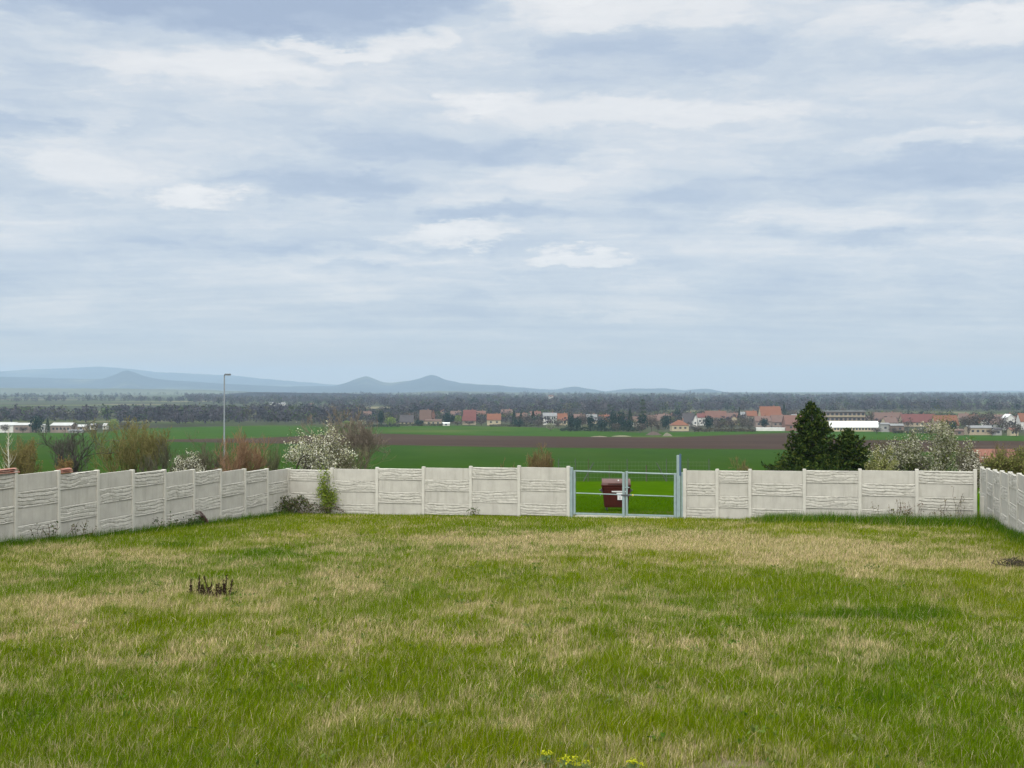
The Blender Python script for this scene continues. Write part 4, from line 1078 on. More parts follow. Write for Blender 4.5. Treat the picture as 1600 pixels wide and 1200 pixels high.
def grow_grass():
    rg = np.random.default_rng(99)
    X, Y, NEAR = [], [], []
    bands = [(8.6, 12, 7600), (12, 16, 5000), (16, 21, 3100), (21, 28, 1900), (28, 37, 1200), (37, 56, 720)]
    for (a, b, dens) in bands:
        w0, w1 = -.45 * b - 3.0, .45 * b + 3.0
        n = int((b - a) * (w1 - w0) * dens)
        X.append(rg.uniform(w0, w1, n)); Y.append(rg.uniform(a, b, n))
    x = np.concatenate(X); y = np.concatenate(Y)
    # clumping: pull part of the blades towards tuft centres
    cx = np.floor(x / .16) * .16 + .16 * vnoise(np.floor(x / .16) * 1.7 + .3, np.floor(y / .16) * 2.3 + .6, 61); cy = np.floor(y / .16) * .16 + .16 * vnoise(np.floor(x / .16) * 2.9 + .3, np.floor(y / .16) * 1.3 + .6, 62)
    k = np.where(rg.uniform(size=len(x)) < .55, rg.uniform(.25, .75, len(x)), 0); x = x + (cx - x) * k; y = y + (cy - y) * k
    ins_l = (x - Lc[0]) * -LD[1] + (y - Lc[1]) * LD[0]
    keep = (np.abs(x) < .45 * y + 3)
    x, y = x[keep], y[keep]
    dry, dark, bare, tall, sb, sl, sr = lawn_masks(x, y)
    # inside the fences only
    nl = np.array([-LD[1], LD[0]]); sgn = np.sign((0 - Lc[0]) * nl[0] + (30 - Lc[1]) * nl[1]); nr = np.array([RD[1], -RD[0]]); sgr = np.sign((0 - RC[0]) * nr[0] + (30 - RC[1]) * nr[1])
    sgb = np.sign((0 - Lc[0]) * N_IN[0] + (30 - Lc[1]) * N_IN[1])
    ok = (sl * sgn > .09) & (sr * sgr > .09) & (sb * sgb > .10) & (rg.uniform(size=len(x)) > bare * .93)
    x, y, dry, dark, bare, tall = [a[ok] for a in (x, y, dry, dark, bare, tall)]
    n = len(x)
    isdry = rg.uniform(size=n) < np.clip(.07 + dry * .62, 0, .8)
    green = np.array([(.082, .138, .0010), (.108, .162, .0018), (.150, .188, .005), (.062, .108, .002), (.185, .205, .028)])[rg.choice(5, n, p=[.3, .3, .18, .14, .08])]
    deep = np.array([(.044, .105, .004), (.056, .120, .005), (.038, .082, .005)])[rg.integers(0, 3, n)]
    straw = np.array([(.49, .385, .225), (.60, .485, .305), (.36, .265, .15), (.41, .345, .145), (.27, .19, .12)])[rg.choice(5, n, p=[.3, .2, .22, .18, .10])]
    warm = fbm(x * .22 + 7, y * .15, 55, 3)
    green = green * (1 + (warm[:, None] - .5) * np.array([.9, .35, .6]))
    isdark = rg.uniform(size=n) < dark * .92
    col = np.where(isdark[:, None], deep, green)
    col = np.where((isdry & ~(isdark & (rg.uniform(size=n) < .8)))[:, None], straw, col)
    col = col * np.clip(np.exp(rg.normal(-.05, .34, (n, 1))), .4, 2.0)
    tuft = fbm(x * 2.2, y * 1.6, 71, 3)
    h = (.055 + .075 * tuft + .035 * rg.uniform(size=n)) * np.clip(rg.normal(1, .25, n), .4, 1.9)
    h = h * (1 - .25 * (dry > .55)) * (1 + 2.0 * tall) * np.where(isdry, 1.12, 1.0) * (1 - .55 * bare)
    lean = np.clip(np.where(isdry, rg.uniform(.1, 1.0, n), rg.uniform(.03, .6, n)), 0, 1.0)
    w = np.maximum(.0024, y * .00028) * rg.uniform(.7, 1.3, n) * np.where(isdry, .75, 1.0)
    ne = y < 19
    o = blades('grass', x[ne], y[ne], h[ne], w[ne], col[ne], lean[ne], rg, True, '')
    tag(o, 'long green foreground grass mixed with pale straw', 'grass', kind='stuff')
    o = blades('grass', x[~ne], y[~ne], h[~ne], w[~ne], col[~ne], lean[~ne], rg, False, '')
    tag(o, 'patchy green and straw-coloured grass reaching back to the concrete fences', 'grass', kind='stuff')
    # scattered tall stems with seed heads
    m = 2300; x = rg.uniform(-14, 14, m); y = rg.uniform(8.7, 34, m); kk = (np.abs(x) < .45 * y + 2); x, y = x[kk], y[kk]
    mdry, mdark, mb_, *_r = lawn_masks(x, y); q = rg.uniform(size=len(x)) < .35 + mdry; x, y = x[q], y[q]; n = len(x)
    o = blades('dry_stems', x, y, rg.uniform(.12, .26, n), np.maximum(.003, y * .00026), np.array([(.56, .47, .24), (.60, .52, .30), (.44, .35, .18)])[rg.integers(0, 3, n)], rg.uniform(.1, .7, n), rg, True, '')
    tag(o, 'pale dry grass stems standing above the green blades', 'grass', kind='stuff')
    # low broad-leaved weeds between the blades
    m = 420; cx = rg.uniform(-9, 9, m); cy = 8.8 + 20 * rg.uniform(0, 1, m) ** 1.4; kk = np.abs(cx) < .45 * cy + 1; cx, cy = cx[kk], cy[kk]; k = 16
    X = np.repeat(cx, k) + rg.normal(size=len(cx) * k) * .055; Y = np.repeat(cy, k) + rg.normal(size=len(cx) * k) * .055
    c = np.stack([X, Y, ground(X, Y) + rg.uniform(.03, .10, len(X))], 1)
    g = np.repeat(np.array([(.06, .12, .012), (.09, .13, .03), (.045, .085, .012), (.13, .15, .05)])[rg.integers(0, 4, len(cx))], k, 0) * rg.uniform(.8, 1.2, (len(X), 1))
    o = quads_mesh('weeds', leaf_quads(c, rg.uniform(.03, .075, len(X)), rg, flat=.8, aspect=.5), M_GRASS, g)
    tag(o, 'low broad-leaved weeds scattered through the grass', 'weeds', kind='stuff')
    # short bright grass beyond the gate
    n = 24000; y = rg.uniform(50.2, 66, n); u = rg.uniform(860, 1110, n); x = (u - 800) / F * y
    s = (x - Lc[0]) * N_IN[0] + (y - Lc[1]) * N_IN[1]; kk = s < -.75; x, y = x[kk], y[kk]; n = len(x)
    g = np.array([(.05, .11, .0005), (.062, .125, .001), (.042, .09, .001)])[rg.integers(0, 3, n)] * rg.uniform(.85, 1.15, (n, 1))
    edge = np.clip((.9 - np.abs(((x - Lc[0]) * N_IN[0] + (y - Lc[1]) * N_IN[1]) + 1.1)) / .9, 0, 1)
    dr = rg.uniform(size=n) < edge * .7
    g = np.where(dr[:, None], np.array([.42, .36, .22]), g)
    o = blades('grass', x, y, rg.uniform(.05, .12, n), np.full(n, .02), g, rg.uniform(.1, .7, n), rg, False, '')
    tag(o, 'short bright green grass around the waste container beyond the gate', 'grass', kind='stuff')
grow_grass()

# ------------------------------------------------------------------ the village beyond the fields
_wm = {}
def wmat(name, c, var=.10):
    if name not in _wm: _wm[name] = surf(name, c, .9, var, .5, 0, stain=dict(col=[k * .65 for k in c], scale=.25, a=.5, b=.8, k=.5))
    return _wm[name]
ROOFS = {'orange': (.125, .050, .029), 'red': (.092, .032, .029), 'brick': (.105, .052, .040), 'faded': (.10, .062, .052), 'brown': (.085, .052, .042), 'dark': (.045, .04, .043), 'grey': (.15, .15, .15), 'white': (.55, .55, .54), 'pale': (.33, .33, .32), 'rust': (.14, .06, .042)}
WALLS = {'cream': (.32, .27, .18), 'white': (.46, .45, .42), 'grey': (.24, .235, .22), 'brick': (.17, .09, .07), 'beige': (.27, .22, .155), 'pink': (.20, .155, .13), 'brown': (.14, .10, .08)}
def house(kind, u0, u1, ridge, eave, base, roof, wall, label, D=None, deep=9.0, gable=False, hip=False, rot=0.0, nw=3, chimney=True, cat='house', storeys=1, group=None, over=.5):
    Dd = float(dist_for_row(base)) if D is None else D
    x, D, z = spot((u0 + u1) / 2, D=Dd)
    W = px(u1 - u0, D); top = EYE + (HY - ridge) / F * D - z; ev = EYE + (HY - eave) / F * D - z
    root = empty(kind, (x, D + deep / 2, z), rot, label, cat, group)
    rm, wm = wmat(roof + '_roof', ROOFS[roof]), wmat(wall + '_wall', WALLS[wall])
    hx, hy = W / 2 - .3, deep / 2
    m = MB()
    if gable:      # gable end towards the viewer
        prof = [(-hx, -.6), (hx, -.6), (hx, ev), (0, top - .25), (-hx, ev)]
        v = [(px_, y, z_) for y in (-hy, hy) for (px_, z_) in prof]
        m.add(v, [(0, 1, 2, 3, 4), (9, 8, 7, 6, 5)] + [(i, (i + 5), (i + 1) % 5 + 5, (i + 1) % 5) for i in (0, 1, 4)])
    elif hip:
        m.box(-hx, hx, -hy, hy, -.6, ev)
    else:
        prof = [(-hy, -.6), (hy, -.6), (hy, ev), (0, top - .25), (-hy, ev)]
        v = [(x_, py_, z_) for x_ in (-hx, hx) for (py_, z_) in prof]
        m.add(v, [(4, 3, 2, 1, 0), (5, 6, 7, 8, 9), (0, 1, 6, 5), (1, 2, 7, 6), (4, 0, 5, 9)])
    m.build('wall', wm, root)
    m = MB(); th = .22
    if gable:
        for sx in (-1, 1):
            a = (sx * (hx + over), ev - over * (top - ev) / hx); b = (0, top)
            m.add([(a[0], y, a[1] + q) for y in (-hy - over, hy + over) for q in (0, th)] + [(b[0], y, b[1] + q) for y in (-hy - over, hy + over) for q in (0, th)],
                  [(0, 2, 6, 4), (1, 5, 7, 3), (0, 4, 5, 1), (2, 3, 7, 6), (0, 1, 3, 2), (4, 6, 7, 5)])
    elif hip:
        o_ = over; k = min(hx, hy) * .9
        m.add([(-hx - o_, -hy - o_, ev), (hx + o_, -hy - o_, ev), (hx + o_, hy + o_, ev), (-hx - o_, hy + o_, ev), (-(hx - k), 0, top), (hx - k, 0, top)],
              [(0, 1, 5, 4), (2, 3, 4, 5), (1, 2, 5), (3, 0, 4), (3, 2, 1, 0)])
    else:
        for sy in (-1, 1):
            a = (sy * (hy + over), ev - over * (top - ev) / hy); b = (0, top)
            m.add([(x_, a[0], a[1] + q) for x_ in (-hx - .3, hx + .3) for q in (0, th)] + [(x_, b[0], b[1] + q) for x_ in (-hx - .3, hx + .3) for q in (0, th)],
                  [(0, 2, 6, 4), (1, 5, 7, 3), (0, 4, 5, 1), (2, 3, 7, 6), (0, 1, 3, 2), (4, 6, 7, 5)])
    rf = m.build('roof', rm, root)
    if chimney:
        m = MB(); m.box(hx * .35, hx * .35 + .9, .3, 1.2, top - 1.4, top + 1.1); m.build('chimney', wmat('brick_wall', WALLS['brick']), rf)
    for st in range(storeys):
        for i in range(nw):
            xx = (-1 + 2 * (i + .5) / nw) * hx * .88; zc = ev * (st + .55) / storeys; hw = min(.75, hx / nw * .5)
            m = MB(); m.box(xx - hw, xx + hw, -hy - .04, -hy + .1, zc - .65, zc + .65); m.build('window', M_GLASS, root)
    return root
H = house
H('house', 624, 646, 649, 659, 664.5, 'dark', 'cream', 'cream house with a dark grey roof, leftmost of the village houses', nw=3)
H('house', 655, 674, 641, 655, 664, 'brown', 'beige', 'house with a tall brown roof right of the leftmost dark-roofed house', deep=8, nw=2)
H('house', 673.4, 679.6, 641, 648, 664, 'orange', 'brick', 'narrow orange gable standing against the tall brown roof', D=1010, deep=7, gable=True, nw=1, chimney=False)
H('outbuilding', 664, 690, 655.5, 657.5, 664.8, 'brown', 'beige', 'low pale outbuilding in front of the tall brown roof', deep=5, nw=3, chimney=False, cat='outbuilding')
H('shed', 691, 703, 660.5, 661.6, 665.3, 'white', 'white', 'small white shed at the field edge left of the red-roofed house', deep=4, nw=1, chimney=False, cat='shed')
H('house', 723.5, 744, 641, 649.5, 663, 'red', 'beige', 'two-storey house with a pinkish red roof and a low red lean-to', nw=3, storeys=1)
H('outbuilding', 722, 744, 650.5, 656.5, 663.6, 'red', 'beige', 'red-roofed lean-to in front of the pinkish red-roofed house', deep=5, nw=2, chimney=False, cat='outbuilding')
H('house', 760.5, 783, 647, 655.5, 664.5, 'orange', 'cream', 'cream house with a plain orange roof between two gaps in the trees', nw=2)
H('house', 848, 870.5, 645.5, 650, 658, 'grey', 'white', 'whitish house with many dark openings left of an orange roof', nw=5, storeys=2, D=1000)
H('house', 871, 887, 646.5, 656, 662, 'orange', 'cream', 'orange-roofed house half hidden by dark conifers, right of the whitish house', D=990, nw=2)
H('house', 936, 953, 648.5, 655.5, 664, 'orange', 'beige', 'small orange roof showing above the middle conifers', D=1080, nw=2)
H('house', 1049, 1077, 656.5, 664.5, 673.5, 'orange', 'cream', 'cream bungalow with a hipped orange-red roof near the ploughed field', deep=11, hip=True, nw=3)
H('house', 1067, 1086, 646, 660, 668, 'dark', 'grey', 'house with a steep dark slate roof behind the hipped bungalow', D=960, nw=2)
H('house', 1083, 1090, 648, 655, 668, 'dark', 'white', 'white gable with dark verges right of the steep slate roof', D=930, gable=True, nw=1, chimney=False)
H('house', 1089.5, 1103.5, 646.5, 652, 662, 'red', 'white', 'white-walled house with a red roof right of the white gable', D=985, nw=2)
H('house', 1102, 1136, 642.5, 652, 662, 'brick', 'beige', 'long dull orange roof behind a dark round tree', D=1040, nw=4)
H('house', 1133, 1156, 645.5, 655, 662, 'faded', 'beige', 'faded red-brown roof between the long dull orange roof and the tallest roofs', D=1060, nw=3)
H('house', 1167, 1184, 642.5, 649.5, 662, 'orange', 'pink', 'low orange roof just left of the biggest orange roof', D=1000, nw=3)
H('house', 1189, 1222, 635.5, 650, 664, 'orange', 'cream', 'biggest orange roof of the village, highest on the skyline', D=980, deep=14, nw=4)
H('house', 1180, 1205, 650.5, 658, 668, 'faded', 'pink', 'faded pink-red roof below the biggest orange roof', D=930, nw=3)
H('house', 1206, 1232, 649, 659, 668, 'faded', 'pink', 'brownish red roof right of the biggest orange roof', D=940, nw=3)
H('barn', 1227, 1258, 649.5, 663, 673.5, 'brick', 'brick', 'brick barn with a broad red-brown roof beside the large spruce', deep=12, nw=2, chimney=False, cat='barn')
H('garden_wall', 1181, 1227, 668.6, 668.9, 673.4, 'white', 'white', 'long low white garden wall left of the brick barn', deep=.6, nw=0, chimney=False, cat='wall', over=.05)
H('house', 1366, 1412, 645, 659, 668, 'faded', 'beige', 'long faded red roof left of the bright red one', D=980, deep=11, nw=5)
H('house', 1410, 1464, 647.5, 659, 670, 'red', 'beige', 'long bright red roof, widest of the right-hand village', D=950, deep=11, nw=6)
H('house', 1461, 1499, 649.5, 663.5, 672, 'orange', 'cream', 'orange roof joined to the right end of the long bright red roof', D=900, deep=10, nw=3)
H('house', 1454, 1482, 659, 667.5, 677, 'brown', 'cream', 'cream gable with dark verges behind the tall blossoming tree', D=800, gable=True, nw=2, deep=10)
H('shed', 1376, 1391, 661, 663, 675, 'grey', 'grey', 'plain grey block at the right end of the long white roof', deep=6, nw=1, chimney=False, cat='shed')
H('shed', 1391, 1413, 662.5, 665, 675.2, 'grey', 'brown', 'dark open-fronted shed right of the plain grey block', deep=6, nw=2, chimney=False, cat='shed')
H('shed', 1480, 1507, 671, 672.8, 680.3, 'faded', 'brown', 'open shed with a flat pinkish roof at the edge of the meadow', deep=6, nw=2, chimney=False, cat='shed')
H('shed', 1513, 1551, 665.5, 668.5, 679.8, 'grey', 'beige', 'long low pale shed at the right with a white door', deep=8, nw=4, chimney=False, cat='shed')
H('shed', 1554, 1566, 668.5, 671, 680.2, 'dark', 'grey', 'small grey shed right of the long low pale shed', deep=5, nw=1, chimney=False, cat='shed')
H('house', 1572, 1586, 647.5, 653, 668, 'white', 'white', 'tall white gable near the right edge of the village', D=860, gable=True, nw=2)
H('house', 1594, 1640, 646, 658, 672, 'orange', 'white', 'orange-roofed white house cut by the right edge', D=870, nw=4)
H('shed', 1578, 1592, 669, 672, 680.8, 'rust', 'cream', 'cream shed with a rusty roof below the tall white gable', deep=5, nw=2, chimney=False, cat='shed')
H('shed', 1528, 1594, 706, 719, 742, 'rust', 'beige', 'nearest red-roofed shed, just beyond the right fence', D=128, deep=3.6, nw=2, chimney=False, cat='shed')

_rv = np.random.default_rng(23)
for i, u in enumerate([573, 690, 712, 750, 792, 815, 836, 905, 925, 968, 996, 1022, 1036, 1046, 1096, 1120, 1148, 1163, 1176, 1243, 1262, 1282, 1362, 1392, 1425, 1508, 1522, 1538, 1556, 1568, 1588]):
    k = ['faded', 'brick', 'brown', 'orange', 'grey'][int(_rv.integers(0, 5))]; D = float(B_vil(u)) * _rv.uniform(1.12, 1.42); w = _rv.uniform(8, 13); w_ = w / D * F
    yb = HY + depth_at(D) / D * F; eh = _rv.uniform(2.8, 4.2) / D * F; rh = _rv.uniform(3.0, 4.4) / D * F
    H('house', u - w_ / 2, u + w_ / 2, yb - eh - rh, yb - eh, 0, k, ['beige', 'grey', 'cream', 'white'][int(_rv.integers(0, 4))], 'small muted-roofed house half hidden among the trees deeper in the village', D=D, deep=8, gable=bool(_rv.random() < .3), nw=2, rot=float(_rv.normal() * .25), group='small houses among the village trees')
def flat_block():
    u0, u1, base = 1291, 1352.5, 668.0; D = 960.0; x, D, z = spot((u0 + u1) / 2, D=D); W = px(u1 - u0, D); top = EYE + (HY - 642.5) / F * D - z
    root = empty('apartment_block', (x, D + 6, z), 0, 'flat-roofed pinkish apartment block with a dark balcony row above the white shed', 'apartment block')
    m = MB(); m.box(-W / 2, W / 2, -5, 5, -.5, top - .4); m.build('wall', wmat('pink_wall', WALLS['pink']), root)
    m = MB(); m.box(-W / 2 - .8, W / 2 + .8, -6.6, 5.6, top - .38, top + .15); m.build('roof', wmat('grey_roof', ROOFS['grey']), root)
    for k in range(3):
        zc = top - 2.4 - 3.9 * k
        for i in range(9):
            xx = -W / 2 + W * (i + .5) / 9; m = MB(); m.box(xx - 1.0, xx + 1.0, -5.06, -4.9, zc - .9, zc + 1.0); m.build('window', M_GLASS, root)
        m = MB(); m.box(-W / 2 + .3, W / 2 - .3, -6.3, -5.02, zc - 1.9, zc - 1.7); m.box(-W / 2 + .3, W / 2 - .3, -6.3, -6.22, zc - 1.68, zc - .95); m.build('balcony', wmat('cream_wall', WALLS['cream']), root)
flat_block()
def long_shed(kind, u0, u1, ridge, eave, base, roof, wall, label, nw, deep=12, cat='shed'):
    return H(kind, u0, u1, ridge, eave, base, roof, wall, label, deep=deep, nw=nw, chimney=False, cat=cat)
long_shed('livestock_shed', 1297, 1375.5, 658.8, 667.3, 674.2, 'white', 'cream', 'long shed with a bright white roof and a row of small windows', 14)
long_shed('warehouse', -30, 22, 660.5, 664.5, 676, 'pale', 'white', 'white warehouse at the left edge behind brown bushes', 3)
long_shed('warehouse', 20, 47, 661.5, 664.2, 676, 'pale', 'pink', 'low brown-walled warehouse left of the dark evergreen', 3)
long_shed('warehouse', 64, 70, 663.5, 664.5, 676, 'pale', 'white', 'small white gable between the dark evergreen and the cypress', 1, 5)
long_shed('warehouse', 78, 112, 661.2, 664.8, 676, 'pale', 'pink', 'pale pink warehouse with dark doors right of the cypress', 5)
long_shed('warehouse', 111, 133, 664, 666.6, 673.5, 'pale', 'beige', 'cream-roofed shed right of the pale pink warehouse', 2, 8)
long_shed('shed', 106, 128, 671.8, 673, 676.4, 'grey', 'grey', 'low grey shed in the field edge below the cream-roofed shed', 0, 5)
long_shed('house', 140, 148, 662.5, 664.5, 671, 'pale', 'white', 'white house half hidden in bushes right of the cream-roofed shed', 1, 6, 'house')
long_shed('house', 160, 166, 662, 665.5, 671, 'pale', 'white', 'white house at the right end of the left-hand buildings', 1, 6, 'house')
# hamlet among the woods
for i, (u, y, w, lab) in enumerate([(424, 631, 7, 'white house left in the hamlet among the woods'), (432, 632, 9, 'broadest white house in the hamlet among the woods'), (442, 631, 7, 'white house right in the hamlet among the woods'), (487, 632, 5, 'lone white house right of the wooded hamlet'),
                          (861, 619.5, 8, 'far pinkish roof on the plain above the whitish village house'), (951, 627.5, 7, 'far white house on the plain above the middle conifers'), (1058, 629.5, 4, 'brightest far white house above the hipped bungalow'), (1065, 629.5, 6, 'far pale house right of the brightest far white house')]):
    D = 1950.0 if y > 630 else 2600.0; x, D, z = spot(u, D=D); W = px(w, D); hh = (EYE + (HY - y) / F * D) - z
    H('farmhouse', u - w / 2, u + w / 2, y - 2.2, y, 0, 'faded' if i in (4, 3) else 'grey', 'white', lab, D=D, deep=8, nw=2, chimney=False, cat='house')

# trees of the village: one of each kind, then copies
def proto(kind, seed):
    r = np.random.default_rng(seed); tr = MB(); n = 460
    if kind == 'conifer':
        t = r.uniform(0, 1, n) ** .8; a = r.uniform(0, 6.28, n); rr = (1 - t) ** .85 * .5 * r.uniform(.5, 1.1, n) + .02
        c = np.stack([np.cos(a) * rr, np.sin(a) * rr, .06 + t * .94], 1); sz = r.uniform(.06, .13, n); cols = [(.018, .034, .022), (.026, .046, .026), (.014, .026, .018)]
        bark = (.06, .05, .04); tr.tube([(0, 0, 0), (0, 0, .95)], [.02, .004], 5, bark)
    elif kind == 'pine':
        t = r.uniform(.28, 1, n); a = r.uniform(0, 6.28, n); lay = np.round(t * 7) / 7; rr = r.uniform(.1, .5, n) * (1.15 - lay * .7)
        c = np.stack([np.cos(a) * rr, np.sin(a) * rr, .5 * t + .5 * lay - .02], 1); sz = r.uniform(.05, .11, n); cols = [(.035, .05, .028), (.05, .062, .034), (.028, .04, .024)]
        bark = (.10, .075, .055); tr.tube([(0, 0, 0), (.01, 0, .95)], [.022, .006], 5, bark)
    elif kind == 'evergreen':
        q = rand_dirs(n, r) * (r.uniform(0, 1, n) ** .35)[:, None] * (1 + .25 * np.sin(np.arange(n) * 1.7))[:, None]; c = np.stack([q[:, 0] * .48, q[:, 1] * .48, .54 + q[:, 2] * .44], 1)
        sz = r.uniform(.08, .17, n); cols = [(.014, .034, .030), (.022, .044, .034), (.010, .024, .024)]; bark = (.05, .04, .03); tr.tube([(0, 0, 0), (0, 0, .5)], [.03, .015], 5, bark)
    elif kind == 'bare':
        q = rand_dirs(n, r) * (r.uniform(0, 1, n) ** .5)[:, None]; c = np.stack([q[:, 0] * .46, q[:, 1] * .46, .6 + q[:, 2] * .38], 1)
        sz = r.uniform(.03, .10, n); cols = [(.085, .07, .062), (.11, .09, .075), (.065, .056, .05)]; bark = (.06, .05, .045); tr.tube([(0, 0, 0), (0, 0, .6)], [.03, .012], 5, bark)
        for k in range(22):
            a = r.uniform(0, 6.28); z0 = r.uniform(.25, .55); tr.tube([(0, 0, z0), (math.cos(a) * .2, math.sin(a) * .2, z0 + .2), (math.cos(a) * .36, math.sin(a) * .36, z0 + r.uniform(.25, .42))], [.012, .008, .003], 3, bark)
    elif kind == 'lime':
        q = rand_dirs(n, r) * (r.uniform(0, 1, n) ** .4)[:, None]; c = np.stack([q[:, 0] * .48, q[:, 1] * .48, .52 + q[:, 2] * .46], 1)
        sz = r.uniform(.06, .14, n); cols = [(.13, .19, .04), (.17, .22, .055), (.10, .14, .04)]; bark = (.06, .05, .045); tr.tube([(0, 0, 0), (0, 0, .5)], [.03, .012], 5, bark)
    else:      # pale blossom
        q = rand_dirs(n, r) * (r.uniform(0, 1, n) ** .4)[:, None]; c = np.stack([q[:, 0] * .5, q[:, 1] * .5, .52 + q[:, 2] * .46], 1)
        sz = r.uniform(.06, .14, n); cols = [(.22, .22, .14), (.17, .175, .10), (.26, .255, .19), (.10, .11, .05)]; bark = (.06, .05, .045); tr.tube([(0, 0, 0), (0, 0, .5)], [.03, .012], 5, bark)
    names = dict(conifer='conifer', pine='pine_tree', evergreen='evergreen_tree', bare='bare_tree', lime='leafing_tree', pale='pale_tree')
    root = empty(names[kind], (0, 0, 0))
    tr.build('trunk', M_TWIG, root)
    quads_mesh('crown', leaf_quads(c, sz, r, aspect=.75), M_LEAF, np.array(cols)[r.integers(0, len(cols), n)] * r.uniform(.8, 1.2, (n, 1)), root)
    return root
PROTO = {}
def vtree(kind, u, w, top, base, label, D=None, group=None):
    Dd = float(dist_for_row(base)) if D is None else D
    x, D, z = spot(u, D=Dd); h = EYE + (HY - top) / F * D - z; W = px(w, D)
    if kind not in PROTO: o = PROTO[kind] = proto(kind, hash(kind) % 7 + 3 if False else len(kind) * 13)
    else: o = copy_tree(PROTO[kind])
    o.location = (x, D, z); o.rotation_euler = (0, 0, u * 1.7); o.scale = (W, W, h)
    tag(o, label, 'tree', group); return o
